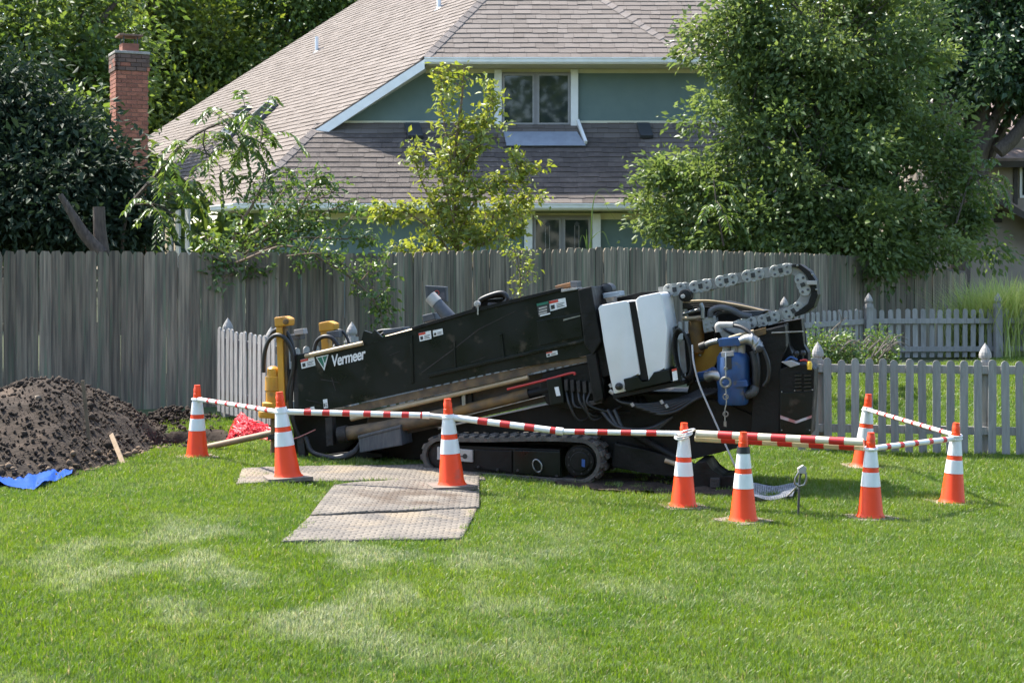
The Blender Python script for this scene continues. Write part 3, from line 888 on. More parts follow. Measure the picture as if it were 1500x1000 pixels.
# saplings with traced branches
def sapling(name, label, branches, mat, leaf, base, per_m=26, twig=0.34, width=0.5, droop=0.35, cat='tree', bark=None, spread=0.06, twigs_per_m=5.0, pair=False):
    """branches: list of (points, radius, leafy) in world coordinates"""
    t = thing(name, label, cat, base)
    segs, Cs, As, Ts = [], [], [], []
    for pts, r, leafy in branches:
        path = spline(pts, 6)
        segs.append((pts, [r, r * 0.75, r * 0.3]))
        if leafy <= 0: continue
        Ltot = sum((b - a).length for a, b in zip(path, path[1:]))
        ntw = int(Ltot * twigs_per_m * leafy)
        tw = [(path, Ltot, 1.0)]
        for _ in range(ntw):
            i = rnd.randint(1, len(path) - 2)
            s0 = path[i]; dd = (path[i + 1] - path[i - 1]).normalized()
            sd = Vector((rnd.gauss(0, 1), rnd.gauss(0, 0.8), rnd.gauss(0.25, 0.7))).normalized()
            ln = twig * rnd.uniform(0.5, 1.4)
            e = s0 + (dd * 0.55 + sd).normalized() * ln
            m_ = s0.lerp(e, 0.5) + Vector((0, 0, 0.04))
            segs.append(([s0, m_, e], [r * 0.35, r * 0.25, r * 0.12]))
            tw.append((spline([s0, m_, e], 4), ln, 1.3))
        for pth, ln, dens in tw:
            n = max(2, int(ln * per_m * dens * leafy))
            for j in range(n):
                u = rnd.random() ** 0.8 * (len(pth) - 1)
                i = min(int(u), len(pth) - 2); f = u - i
                p = pth[i].lerp(pth[i + 1], f)
                dd = (pth[i + 1] - pth[i]).normalized()
                a = dd * 0.5 + Vector((rnd.gauss(0, .7), rnd.gauss(0, .7), rnd.gauss(0, .6) - droop))
                Cs.append(p + Vector((rnd.gauss(0, spread), rnd.gauss(0, spread), rnd.gauss(0, spread)))); As.append(a); Ts.append(min(1, max(0, rnd.gauss(0.45, 0.28))))
    n = len(Cs)
    put('crown', leaf_mesh('crown', np.array(Cs), np.array(As), leaf * (0.6 + 0.7 * rng.random(n)), width, 0.13, np.array(Ts), 0.5), mat, t)
    put('trunk', wood_mesh(segs, 5), bark or m_twig, t)
    return t

def pl(Y, *pts): return [P(px, py, Y + dy) for px, py, *r in pts for dy in [r[0] if r else 0.0]]

Yy = 24.2
sapling('young_tree', 'young yellow green tree growing up in front of the lower house roof', [
    (pl(Yy, (672, 420), (668, 340), (664, 250), (676, 150), (680, 100)), 0.035, 1.0),
    (pl(Yy, (668, 350), (700, 290), (740, 265), (782, 250)), 0.022, 1.35),
    (pl(Yy, (668, 370, .2), (720, 320, .2), (755, 300, .3), (765, 290, .3)), 0.02, 1.4),
    (pl(Yy, (668, 365), (640, 310), (615, 260), (606, 222)), 0.02, 1.1),
    (pl(Yy, (668, 380, -.2), (630, 335, -.2), (590, 310, -.3), (560, 318, -.3)), 0.02, 1.3),
    (pl(Yy, (666, 300, .1), (690, 230, .1), (712, 180, .1), (722, 142, .1)), 0.018, 1.1),
    (pl(Yy, (666, 270), (652, 190), (646, 140), (648, 112)), 0.014, 0.9),
    (pl(Yy, (670, 385), (610, 365), (575, 360)), 0.018, 1.2),
    (pl(Yy, (670, 385), (720, 350), (745, 345), (770, 330)), 0.018, 1.2),
    (pl(Yy, (666, 330, -.3), (650, 270, -.3), (640, 230, -.3)), 0.014, 1.2),
    (pl(Yy, (668, 250), (700, 215), (730, 200)), 0.014, 1.1)], m_leaf_lime, 0.115, gp(672, Yy), per_m=40, twig=0.36, twigs_per_m=10)
sapling('shrub_seedling', 'small yellow green seedling in front of the fence boards above the rig', [
    (pl(20.2, (764, 470), (763, 430), (760, 390), (752, 360)), 0.012, 1.2), (pl(20.2, (763, 420), (775, 395), (780, 375)), 0.008, 1.2), (pl(20.2, (762, 400), (750, 380), (745, 368)), 0.008, 1.0)],
    m_leaf_lime, 0.07, gp(764, 20.2), per_m=34, twig=0.16, cat='shrub', twigs_per_m=9)
Yv = 19.25
sapling('leaning_sapling', 'leafy green sapling leaning over the fence with long arching twigs', [
    (pl(20.6, (330, 400), (345, 340), (370, 300), (390, 255)), 0.03, 1.0),
    (pl(20.4, (335, 380), (400, 330), (450, 300), (500, 275)), 0.02, 1.0),
    (pl(20.2, (340, 385), (420, 345), (480, 310), (530, 290)), 0.018, 1.0),
    (pl(20.2, (350, 375), (420, 330), (455, 280), (475, 262)), 0.018, 1.0),
    (pl(20.3, (345, 370), (390, 320), (415, 280), (428, 258)), 0.018, 1.0),
    (pl(19.9, (350, 380), (430, 350), (500, 350), (550, 350)), 0.018, 1.1),
    (pl(19.5, (345, 385), (420, 360), (480, 385), (530, 420), (556, 455), (560, 475)), 0.018, 1.0),
    (pl(19.4, (420, 375), (470, 372), (520, 395), (570, 398)), 0.012, 1.0),
    (pl(19.5, (300, 370), (330, 385), (345, 400), (300, 408)), 0.014, 1.3),
    (pl(19.6, (300, 350), (330, 372), (370, 395), (360, 402)), 0.014, 1.6),
    (pl(20.0, (345, 380), (400, 345), (430, 340), (460, 330)), 0.018, 1.7),
    (pl(20.0, (340, 380), (360, 350), (390, 330), (420, 310)), 0.018, 1.6),
    (pl(19.9, (480, 350), (510, 325), (525, 305)), 0.01, 1.1),
    (pl(19.5, (530, 410), (552, 385), (562, 372)), 0.01, 1.2),
    (pl(19.4, (545, 440), (565, 430), (572, 465)), 0.01, 1.2)], m_leaf_fresh, 0.085, gp(340, 20.6), per_m=52, twig=0.2, twigs_per_m=7)
# compound leaves drooping from a long branch on the left
def compound(branch_pts, parent_name, label, base, leaf=0.13, mat=m_leaf_fresh):
    t = thing(parent_name, label, 'tree', base)
    segs, Cs, As, S, T = [], [], [], [], []
    for pts, r, nf in branch_pts:
        segs.append((pts, [r, r * 0.7, r * 0.3]))
        path = spline(pts, 8)
        for k in range(nf):
            u = (k + rnd.random()) / nf
            i = int((0.25 + 0.75 * u) * (len(path) - 1))
            s0 = path[i]
            d = Vector((rnd.gauss(0.1, .7), rnd.gauss(0, .5), rnd.gauss(0.0, .4))).normalized()
            ln = rnd.uniform(0.45, 0.75)
            m_ = s0 + d * ln * 0.5 + Vector((0, 0, 0.03)); e = s0 + d * ln * 0.8 + Vector((0, 0, -0.3 * ln))
            segs.append(([s0, m_, e], [0.006, 0.004, 0.002]))
            q = spline([s0, m_, e], 6)
            tt = rnd.random() * 0.5
            for j in range(2, len(q)):
                dd = (q[j] - q[j - 1]).normalized(); sd = dd.cross(Vector((0, 0, 1))); sd = sd.normalized() if sd.length > .01 else Vector((1, 0, 0))
                for sg in (-1, 1):
                    Cs.append(q[j]); As.append(dd * 0.45 + sd * sg + Vector((0, 0, -0.45 + rnd.gauss(0, .1)))); S.append(leaf * rnd.uniform(.8, 1.2)); T.append(tt + rnd.random() * 0.5)
            Cs.append(e); As.append((e - m_).normalized()); S.append(leaf); T.append(tt)
    put('crown', leaf_mesh('crown', np.array(Cs), np.array(As), np.array(S), 0.36, 0.1, np.array(T), 1.2), mat, t)
    put('trunk', wood_mesh(segs, 5), m_bark, t)
    return t
compound([(pl(21.4, (190, 300), (225, 260), (275, 205), (330, 178), (372, 172)), 0.03, 12), (pl(21.2, (330, 178), (350, 200), (356, 240)), 0.012, 9), (pl(21.3, (215, 268), (250, 285), (285, 275)), 0.014, 6),
          (pl(21.2, (372, 172), (385, 190), (378, 225)), 0.012, 9), (pl(21.2, (190, 300), (230, 300), (260, 318)), 0.014, 6), (pl(21.3, (300, 190), (300, 220), (330, 250)), 0.012, 10), (pl(21.1, (400, 300), (385, 270), (390, 235)), 0.012, 8), (pl(21.8, (180, 420), (180, 350), (190, 300)), 0.035, 0)],
         'compound_leaf_tree', 'arching branch with drooping feathery leaves beside the chimney', gp(180, 21.8))
compound([(pl(26.6, (1060, 360), (1050, 300), (1045, 260)), 0.02, 9), (pl(26.6, (1050, 300), (1062, 330), (1080, 350)), 0.01, 7)], 'compound_leaf_tree', 'feathery pale leaf sprays at the lower left of the dense tree', gp(1060, 26.6))
compound([(pl(27.6, (1400, 330), (1418, 270), (1432, 228)), 0.02, 9), (pl(27.6, (1418, 270), (1440, 260), (1462, 262)), 0.012, 8)], 'compound_leaf_tree', 'feathery pale leaf sprays at the right edge of the dense tree', gp(1400, 27.6))

# blades: ornamental grass, tall reed, weeds
def blades(name, label, base, n, length, wid, spread, mat, cat, bend=0.6, lo=0.5):
    t0 = np.array([rng.normal(size=n) * spread, rng.normal(size=n) * spread * 0.7, np.zeros(n)]).T + np.array(base)
    ang = rng.random(n) * 2 * math.pi
    hd = np.stack([np.cos(ang), np.sin(ang), np.zeros(n)], axis=1)
    Ln = length * (lo + (1 - lo) * rng.random(n))[:, None]
    bd = (bend * (0.3 + 0.9 * rng.random(n)))[:, None]
    side = np.stack([-np.sin(ang), np.cos(ang), np.zeros(n)], axis=1) * wid
    K = 5
    V = np.empty((n, K * 2, 3))
    for k in range(K):
        u = k / (K - 1)
        c = t0 + np.array([0, 0, 1.0]) * Ln * (u - 0.32 * bd * u * u) + hd * Ln * bd * (0.25 * u + 0.6 * u ** 2.2)
        w = side * (1 - u) ** 0.6 * (0.6 + 0.4 * (u < 0.9)) + side * 0.02
        V[:, 2 * k] = c - w; V[:, 2 * k + 1] = c + w
    idx = (np.arange(n) * K * 2)[:, None]
    Fq = np.concatenate([idx + np.array([[2 * k, 2 * k + 1, 2 * k + 3, 2 * k + 2]]) for k in range(K - 1)], axis=1).reshape(-1, 4)
    me = np_mesh(name, V.reshape(-1, 3), Fq, np.repeat(rng.random(n), K - 1))
    t = thing(name, label, cat, base)
    put('blades', me, mat, t)
    return t
m_orn = leafmat('ornamental_grass_blade', (0.26, 0.36, 0.09), (0.5, 0.55, 0.22), 0.5, 0.45)
b0 = gp(1470, 26.75)
blades('ornamental_grass', 'pale striped ornamental grass clump at the end of the board fence', (b0.x, b0.y, b0.z), 3000, 1.65, 0.012, 0.34, m_orn, 'grass clump', 0.75)
m_reed = leafmat('reed_leaf', (0.09, 0.15, 0.04), (0.22, 0.27, 0.1), 0.5, 0.4)
rb = P(866, 372, 23.6)
reed = thing('tall_reed', 'single tall arching reed before the lower house window', 'plant', (rb.x, rb.y, gz(rb.x, rb.y)))
for pts, w in (([(866, 420), (866, 350), (868, 305), (874, 282), (886, 277), (896, 290)], 0.012), ([(862, 420), (860, 360), (859, 336)], 0.02), ([(866, 400), (864, 360), (872, 344), (884, 340), (893, 360)], 0.014), ([(862, 400), (858, 355), (852, 345), (848, 365)], 0.012), ([(874, 284), (884, 290), (890, 305), (902, 322)], 0.006)):
    path = spline([P(x, y, 23.6) for x, y in pts], 5)
    bm = bmesh.new(); prev = None
    for i, p in enumerate(path):
        f = 1 - 0.85 * i / (len(path) - 1)
        a, b = bm.verts.new(p + Vector((-w * f, 0.3 * w * f, 0))), bm.verts.new(p + Vector((w * f, -0.3 * w * f, 0)))
        c = bm.verts.new(p + Vector((0, 0.5 * w * f, -0.002)))
        if prev: bm.faces.new((prev[0], prev[2], c, a)); bm.faces.new((prev[2], prev[1], b, c))
        prev = (a, b, c)
    me = bm_mesh(bm); put('blade', me, m_reed, reed)

def weed_branches(px0, px1, ybase, ytop, Y, n):
    out = []
    for _ in range(n):
        x = rnd.uniform(px0, px1); yt = rnd.uniform(ytop, (ytop + ybase) / 2); dy = rnd.uniform(-.5, .5)
        out.append(([P(x, ybase, Y + dy), P(x + rnd.uniform(-8, 8), (ybase + yt) / 2, Y + dy), P(x + rnd.uniform(-16, 16), yt, Y + dy)], 0.008, 1.2))
    return out
sapling('weed_patch', 'bushy green weeds growing behind the near picket fence beside the rig', weed_branches(1190, 1250, 545, 488, 20.6, 26), m_leaf_fresh, 0.06, gp(1215, 20.6), per_m=60, twig=0.16, cat='weeds', twigs_per_m=12)
sapling('weed_patch', 'bright green weed clump against the far picket fence', weed_branches(1275, 1305, 545, 486, 21.6, 16), m_leaf_fresh, 0.06, gp(1290, 21.6), per_m=60, twig=0.15, cat='weeds', twigs_per_m=12)
tw = []
for _ in range(34):
    x, y = rnd.uniform(1195, 1300), rnd.uniform(502, 520); a = rnd.uniform(-0.6, 0.6); ln = rnd.uniform(20, 42)
    Yt = rnd.uniform(20.2, 21.4)
    tw.append(([P(x, y + 6, Yt), P(x + math.cos(a) * ln * .5, y - 6 - abs(math.sin(a)) * ln * .4, Yt), P(x + math.cos(a) * ln, y + 2 - abs(math.sin(a)) * ln * .5, Yt)], [0.012, 0.009, 0.004]))
tw.append(([P(1200, 505, 20.6), P(1222, 480, 20.6), P(1240, 465, 20.6)], [0.014, 0.01, 0.004]))
tw.append(([P(1218, 500, 20.6), P(1232, 470, 20.6), P(1228, 455, 20.6)], [0.012, 0.01, 0.004]))
bp = thing('brush_pile', 'heap of dry grey twigs among the weeds behind the near pickets', 'brush', gp(1250, 20.8))
put('twigs', wood_mesh(tw, 5), M('dry_twig', (0.2, 0.165, 0.13), (0.12, 0.1, 0.08), 14, 0.95), bp)['kind'] = 'stuff'
# ================================================================== drill rig
YAW = R(16)
RE = Vector((math.cos(YAW), -math.sin(YAW), 0))      # along the rig, front to rear
RD = Vector((math.sin(YAW), math.cos(YAW), 0))       # across it, away from the viewer
R0 = Vector((0, 14.5, 0))
UPV = Vector((0, 0, 1))
def mp(px, py, off=0.0): return ray_plane(px, py, R0 + RD * off, RD)
def pxm(px, off=0.0): return (mp(px + 1, 600, off) - mp(px, 600, off)).length   # metres per pixel on that plane

m_blk = M('black_green_paint', (0.0045, 0.007, 0.005), (0.009, 0.011, 0.008), 4, 0.25, spec=0.22, c3=(0.05, 0.041, 0.03), s3=7, t3=0.62, rough2=0.5, bump=0.08, bscale=12)
m_blk2 = M('black_frame_paint', (0.005, 0.005, 0.005), (0.014, 0.0125, 0.01), 6, 0.4, spec=0.22, rough2=0.7, bump=0.2, bscale=30)
m_dirtmetal = M('muddy_metal', (0.035, 0.029, 0.024), (0.016, 0.014, 0.012), 8, 0.8, bump=0.5, bscale=40)
m_tanrail = M('rust_tan_rail', (0.15, 0.098, 0.048), (0.065, 0.047, 0.03), 9, 0.7, bump=0.3)
m_rod = M('tan_drill_rod', (0.40, 0.31, 0.19), (0.30, 0.23, 0.14), 10, 0.55, metal=0.15)
m_yel = M('machine_yellow', (0.56, 0.27, 0.02), (0.46, 0.21, 0.02), 6, 0.45, c3=(0.2, 0.11, 0.04), s3=6, t3=0.64)
m_yel_dirty = M('dirty_yellow', (0.19, 0.10, 0.022), (0.06, 0.042, 0.024), 7, 0.7)
m_hose = M('black_rubber_hose', (0.009, 0.009, 0.0095), (0.018, 0.017, 0.015), 15, 0.5)
m_rubber = M('dusty_rubber_track', (0.10, 0.088, 0.072), (0.055, 0.048, 0.04), 9, 0.85, bump=0.5, bscale=50)
m_lug = M('worn_track_lug', (0.12, 0.105, 0.085), (0.07, 0.06, 0.05), 12, 0.85, bump=0.4, rand=0.2)
m_tank = M('white_plastic_tank', (0.68, 0.68, 0.655), (0.60, 0.60, 0.57), 2.5, 0.38, c3=(0.45, 0.42, 0.36), s3=14, t3=0.73, spec=0.4)
m_steel = M('bare_steel', (0.33, 0.33, 0.32), (0.2, 0.2, 0.19), 14, 0.4, metal=0.85)
m_chain = M('galvanised_chain_plate', (0.34, 0.345, 0.32), (0.22, 0.22, 0.2), 14, 0.55, metal=0.25)
m_blue = M('pump_blue', (0.022, 0.072, 0.20), (0.014, 0.045, 0.12), 8, 0.42, c3=(0.09, 0.085, 0.08), s3=9, t3=0.6)
m_slate = M('slate_box', (0.05, 0.055, 0.065), (0.085, 0.088, 0.09), 7, 0.5, stretch=(6, 6, 1), bump=0.1)
m_decal = M('white_decal', (0.72, 0.72, 0.7), (0.64, 0.64, 0.62), 30, 0.4)
m_decal_red = M('red_decal', (0.5, 0.05, 0.03), None, rough=0.4)
m_decal_green = M('green_decal', (0.02, 0.14, 0.09), None, rough=0.4)
m_ink = M('decal_ink', (0.02, 0.02, 0.02), None, rough=0.5)
m_brown = M('muddy_brown_panel', (0.075, 0.06, 0.048), (0.045, 0.037, 0.031), 5, 0.8, bump=0.4, bscale=25)
m_redrod = M('red_rod', (0.42, 0.03, 0.025), None, rough=0.5)
m_gray = M('grey_plastic', (0.08, 0.083, 0.087), (0.045, 0.047, 0.05), 6, 0.5)
m_lgray = M('dusty_light_grey', (0.40, 0.38, 0.34), (0.28, 0.26, 0.24), 9, 0.7)
m_screen = M('display_glass', (0.06, 0.065, 0.075), (0.045, 0.05, 0.06), 4, 0.15)

rig = thing('drill_rig', 'black horizontal drilling rig on rubber tracks with white tank and yellow front posts', 'drill rig', (mp(760, 700, 0.6).x, mp(760, 700, 0.6).y, 0.05))

def rp(name, pts, off, th, mat, parent=None, bevel=0.008):
    return prism(name, [mp(x, y, off) for x, y in pts], RD * th, mat, parent or rig, bevel)
def rt(name, pts, r, mat, parent=None, seg=10, sm=True):
    return tube(name, [mp(x, y, o) for x, y, o in pts], r, mat, parent or rig, seg, sm)
def rdisc(name, px, py, off, rpx, th, mat, parent=None, seg=24, bev=0.15):
    r = rpx * pxm(px, off)
    return lathe(name, mp(px, py, off), RD, [(0, r * (1 - bev)), (r * bev * 0.6, r), (th, r)], mat, parent or rig, seg)
def bolt(px, py, off, parent, rpx=1.6):
    return rdisc('bolt', px, py, off - 0.012, rpx, 0.02, m_steel, parent, 8)

# ---- mast: side panels, rod rack, rails
panel = rp('side_panel', [(434, 519), (530, 501), (603, 483), (690, 457), (760, 440), (822, 425), (866, 420), (872, 450), (878, 500), (868, 519), (860, 521), (720, 546), (560, 582), (480, 600), (437, 606)], 0.0, 0.05, m_blk, None, 0.012)
panel['label'] = 'black side panel with white lettering'
rp('far_panel', [(440, 523), (603, 487), (760, 444), (866, 424), (878, 500), (860, 518), (720, 543), (480, 597)], 0.85, 0.05, m_blk2)
rp('torn_lip', [(528, 503), (533, 484), (545, 488), (549, 483), (560, 494), (566, 494), (580, 490), (600, 485), (600, 489), (530, 506)], -0.004, 0.03, m_blk, panel, 0)
rp('panel_ledge', [(626, 553), (858, 500), (858, 496), (626, 548)], -0.03, 0.032, m_blk, panel, 0.004)
rp('panel_rib', [(731, 489), (735, 488), (739, 524), (736, 525)], -0.018, 0.02, m_blk, panel, 0.003)
rp('panel_rib', [(664, 500), (666, 499), (668, 540), (666, 541)], -0.012, 0.014, m_blk, panel, 0.003)
rp('panel_seam_strip', [(600, 492), (604, 491), (606, 560), (602, 562)], -0.012, 0.014, m_blk, panel, 0.003)
rp('top_flange', [(603, 484), (690, 458), (760, 441), (822, 426), (822, 421), (760, 436), (690, 453), (603, 479)], -0.02, 0.1, m_blk2, panel, 0.006)
rp('panel_door', [(786, 470), (850, 458), (853, 492), (790, 506)], -0.012, 0.014, m_blk, panel, 0.004)
rp('end_column', [(846, 424), (866, 419), (880, 500), (868, 520), (856, 505)], -0.05, 0.5, m_blk2, panel, 0.012)
rp('door_bar', [(825, 470), (850, 463), (850, 461.5), (825, 467.5)], -0.022, 0.012, m_steel, panel, 0)
for q in ([(440, 527), (460, 522), (462, 535), (442, 540)], [(613, 488), (631, 484), (632, 496), (615, 500)], [(634, 484), (648, 481), (649, 489.5), (635, 493)], [(804, 441), (828, 436), (830, 449), (806, 456)], [(800, 516), (816, 513), (817, 519), (801, 523)], [(447, 598), (460, 595), (461, 602), (448, 604)], [(473, 585), (479, 584), (480.5, 597), (474.5, 598)]):
    off_d = -0.006 if q[0][0] < 790 else (-0.055 if q[0][0] > 845 else -0.006)
    d_ = rp('warning_decal', q, off_d, 0.004, m_decal, panel, 0)
    a, b, c, e = q
    def lerp2(p, r, f): return (p[0] + (r[0] - p[0]) * f, p[1] + (r[1] - p[1]) * f)
    if q[0][0] != 634 and q[0][0] != 473:
        rp('decal_header', [lerp2(a, e, 0.02), lerp2(a, b, 0.55) if False else lerp2(lerp2(a, b, 0.55), lerp2(e, c, 0.55), 0.02), lerp2(lerp2(a, b, 0.55), lerp2(e, c, 0.55), 0.28), lerp2(a, e, 0.28)], off_d - 0.002, 0.0018, m_decal_red, d_, 0)
    for (u0, u1, v0, v1) in ((0.08, 0.3, 0.45, 0.85), (0.42, 0.9, 0.45, 0.52), (0.42, 0.8, 0.62, 0.69), (0.42, 0.88, 0.78, 0.85)):
        w_ = [lerp2(lerp2(a, b, u), lerp2(e, c, u), v) for u, v in ((u0, v0), (u1, v0), (u1, v1), (u0, v1))]
        rp('decal_print', w_, off_d - 0.002, 0.0018, m_ink if u0 < 0.2 else m_gray, d_, 0)
gd = rp('green_decal', [(786, 445), (803, 441), (806, 460), (789, 464)], -0.018, 0.004, m_ink, panel, 0)
rp('decal_header', [(786, 445), (803, 441), (803.5, 444.5), (786.5, 448.5)], -0.02, 0.0018, m_decal_green, gd, 0)
for v in (0.3, 0.52, 0.72):
    y0 = 445 + 19 * v
    rp('decal_print', [(789, y0), (801, y0 - 3), (801.5, y0 - 0.6), (789.5, y0 + 2.4)], -0.02, 0.0018, m_lgray, gd, 0)
rp('decal_print', [(791, 461.5), (806, 458), (806, 460), (791, 463.5)], -0.02, 0.0018, m_decal, gd, 0)
rp('scratch', [(616, 546), (662, 512), (700, 482), (755, 455), (755, 455.8), (701, 483), (663, 513.2), (617, 546.8)], -0.004, 0.003, m_dirtmetal, panel, 0)
for q in ([(470, 555), (497, 560), (497, 560.7), (470, 556)], [(486, 552), (492, 572), (491, 572.4), (485, 552.6)], [(448, 585), (472, 590), (472, 590.7), (448, 586)], [(570, 520), (586, 514), (586, 514.6), (570, 520.8)], [(690, 530), (712, 522), (712, 522.6), (690, 531)], [(640, 470), (670, 466), (670, 466.6), (640, 471)]):
    rp('scratch', q, -0.004, 0.003, m_dirtmetal, panel, 0)
# lettering and badge
def lettering(txt, p_a, p_b, cap_px, off, mat, parent):
    a, b = mp(*p_a, off), mp(*p_b, off)
    cu = bpy.data.curves.new('lettering', 'FONT'); cu.body = txt; cu.extrude = 0.004; cu.offset = 0.02; cu.space_character = 0.93
    ob = bpy.data.objects.new('lettering_tmp', cu); link(ob)
    bpy.context.view_layer.update()
    me = bpy.data.meshes.new_from_object(ob.evaluated_get(bpy.context.evaluated_depsgraph_get()))
    bpy.data.objects.remove(ob)
    co = np.empty(len(me.vertices) * 3); me.vertices.foreach_get('co', co); co = co.reshape(-1, 3)
    w, h = np.ptp(co[:, 0]), co[:, 1].max()
    co[:, 0] = (co[:, 0] - co[:, 0].min()) / w
    ex = b - a; ey = UPV * (cap_px * pxm(p_a[0], off)) + RE * 0.0
    n = -RD
    W = np.array(a)[None] + co[:, :1] * np.array(ex) + (co[:, 1:2] / h) * np.array(ey) + co[:, 2:3] * 0.5 * np.array(n)
    me.vertices.foreach_set('co', W.ravel()); me.update()
    return put('lettering', me, mat, parent)
lt = lettering('Vermeer', (485.5, 537), (535.5, 525), 15.5, -0.006, m_decal, panel)
lt['label'] = 'white Vermeer lettering'
badge = rp('badge', [(462.5, 523), (481, 519), (475, 542.5)], -0.006, 0.004, m_decal, panel, 0)
rp('badge_field', [(464.5, 524.2), (471, 522.8), (474.5, 533), (474.2, 539)], -0.009, 0.002, m_decal_green, badge, 0)
rp('badge_field', [(472.5, 522.5), (479.3, 521), (476, 531.5), (474.9, 530)], -0.009, 0.002, m_decal_green, badge, 0)
# rod rack contents seen over the panel top
for i in range(5):
    oy = 0.12 + 0.13 * i
    rt('stored_rod', [(452, 530, oy), (600, 497, oy), (740, 458 + i, oy), (846, 437 + i, oy)], 0.03, m_rod if i % 2 else m_dirtmetal, None, 8, False)
rt('top_rod', [(447, 521.5, -0.02), (532, 502.5, -0.02)], 0.021, m_rod, None, 10, False)
rt('top_rod', [(566, 495, 0.03), (606, 484, 0.03)], 0.024, m_rod, None, 10, False)
rp('lower_rail', [(470, 605), (560, 584), (720, 548), (800, 531), (862, 521), (862, 529), (800, 541), (720, 561), (560, 595), (500, 609)], 0.02, 0.12, m_tanrail, None, 0.008)
lp = rp('lower_plate', [(540, 610), (560, 598), (690, 567), (800, 544), (812, 556), (800, 588), (700, 612), (640, 626), (560, 643), (530, 640)], 0.16, 0.06, m_brown, None, 0.008)
rp('plate_bracket', [(672, 565), (690, 561), (692, 602), (674, 606)], 0.1, 0.06, m_blk2, lp, 0.006)
rp('plate_bracket', [(675, 560), (681, 559), (682, 598), (677, 600)], 0.07, 0.03, m_steel, lp, 0.004)
rt('spare_rod', [(514, 613, 0.05), (774, 552, 0.05)], 0.026, m_rod, None, 12, False)
rt('red_rod', [(743, 570, 0.0), (800, 556, 0.0), (838, 546, 0.0), (842, 549, 0.0)], 0.011, m_redrod)
cy = rt('thrust_cylinder', [(500, 636, 0.08), (560, 627, 0.08), (662, 606, 0.08)], 0.068, m_tanrail, None, 16, False)
rt('cylinder_collar', [(497, 637, 0.08), (510, 634.5, 0.08)], 0.08, m_dirtmetal, cy, 16, False)
rt('thrust_cylinder', [(655, 607, 0.1), (775, 577, 0.1)], 0.056, m_yel_dirty, None, 16, False)
rt('cylinder_rod', [(770, 578, 0.1), (806, 570, 0.1)], 0.045, m_blk2, None, 14, False)
rp('carriage_block', [(795, 545), (870, 528), (886, 560), (880, 590), (840, 600), (800, 592), (790, 570)], 0.06, 0.5, m_blk2, None, 0.02)
rp('valve_block', [(800, 556), (822, 552), (826, 590), (806, 594)], -0.02, 0.1, m_blk, None, 0.01)
rp('warning_decal', [(812, 567), (818, 566), (821, 579), (815, 580)], -0.026, 0.004, m_decal, None, 0)
for i in range(5):
    x = 826 + 9 * i
    rp('valve_spool', [(x, 556 + i), (x + 5, 555 + i), (x + 6, 572 + i), (x + 1, 573 + i)], 0.0, 0.08, m_dirtmetal, None, 0.004)
    rt('hose', [(x + 3, 573, 0.03), (x + rnd.uniform(-4, 10), 588 + rnd.uniform(-4, 8), 0.0), (x + rnd.uniform(10, 34), 606 + rnd.uniform(-8, 14), 0.05), (x + rnd.uniform(46, 70), 598 + rnd.uniform(-10, 12), 0.2)], 0.012, m_hose, None, 8)
rp('main_beam', [(640, 628), (700, 615), (800, 593), (890, 582), (905, 610), (900, 652), (860, 660), (660, 656)], 0.26, 0.6, m_blk2, None, 0.015)
rp('beam_edge', [(668, 612.5), (798, 580), (798, 578.8), (668, 611)], 0.03, 0.015, m_steel, None, 0)
rp('front_underbody_shade', [(505, 644), (600, 624), (652, 626), (652, 668), (620, 672), (560, 674), (505, 676)], 0.34, 0.45, m_blk2, None, 0.015)  # black mass behind the tool box, added to stand for shade beneath the rig
bx_ = rp('tool_box', [(525, 641), (586, 625), (589, 652), (527, 663)], -0.02, 0.3, m_slate, None, 0.01)
rp('box_lid', [(524, 642), (587, 626), (587, 622), (524, 638)], -0.03, 0.32, m_slate, bx_, 0.005)
# ---- front: anchor frame, hoses, yellow posts
rp('front_frame', [(428, 606), (480, 602), (540, 612), (530, 640), (500, 664), (440, 672), (430, 668)], 0.25, 0.55, m_blk2, None, 0.02)
rp('front_bracket', [(434, 640), (444, 636), (448, 676), (438, 678)], 0.0, 0.08, m_dirtmetal, None, 0.008)
rp('front_bracket', [(476, 612), (486, 610), (488, 652), (478, 654)], 0.05, 0.1, m_dirtmetal, None, 0.008)
rp('skid_plate', [(444, 670), (520, 660), (560, 664), (560, 670), (520, 672), (446, 680)], 0.15, 0.55, m_blk2, None, 0.01)
for i, r_ in enumerate((0.024, 0.022, 0.018)):
    rt('hose', [(448, 640 + 5 * i, 0.02 + .05 * i), (458, 662, 0.0), (490, 671 - i, -0.02), (518, 664 - 2 * i, 0.0), (532, 640, 0.1)], r_, m_hose)
rt('pull_wire', [(418, 646, -0.06), (440, 639, -0.04), (462, 629, 0.0)], 0.006, M('red_wire', (0.35, 0.12, 0.1), None, rough=0.5), None, 6)
post = rp('anchor_post', [(404, 478), (413, 478), (418, 612), (409, 616)], 0.0, 0.1, m_yel, None, 0.008)
rp('post_side', [(413.3, 479), (418, 480), (423, 602), (418.3, 612)], 0.02, 0.06, m_yel_dirty, post, 0.004)
rp('post_head', [(401, 465), (416, 463), (424, 467), (423, 477), (402, 479)], -0.02, 0.14, m_yel, post, 0.014)
rdisc('post_pin', 418, 471, -0.035, 4, 0.03, m_yel_dirty, post)
lathe('anchor_motor', mp(400, 597, 0.04), UPV, [(0, 0.1), (0.02, 0.105), (0.05, 0.105), (0.06, 0.07), (0.16, 0.07), (0.17, 0.078), (0.3, 0.076), (0.31, 0.058), (0.38, 0.055), (0.4, 0.03)], m_yel, rig, 20)
lathe('anchor_collar', mp(396, 611, 0.04), UPV, [(0, 0.11), (0.02, 0.115), (0.06, 0.115), (0.075, 0.08)], m_yel, rig, 20)
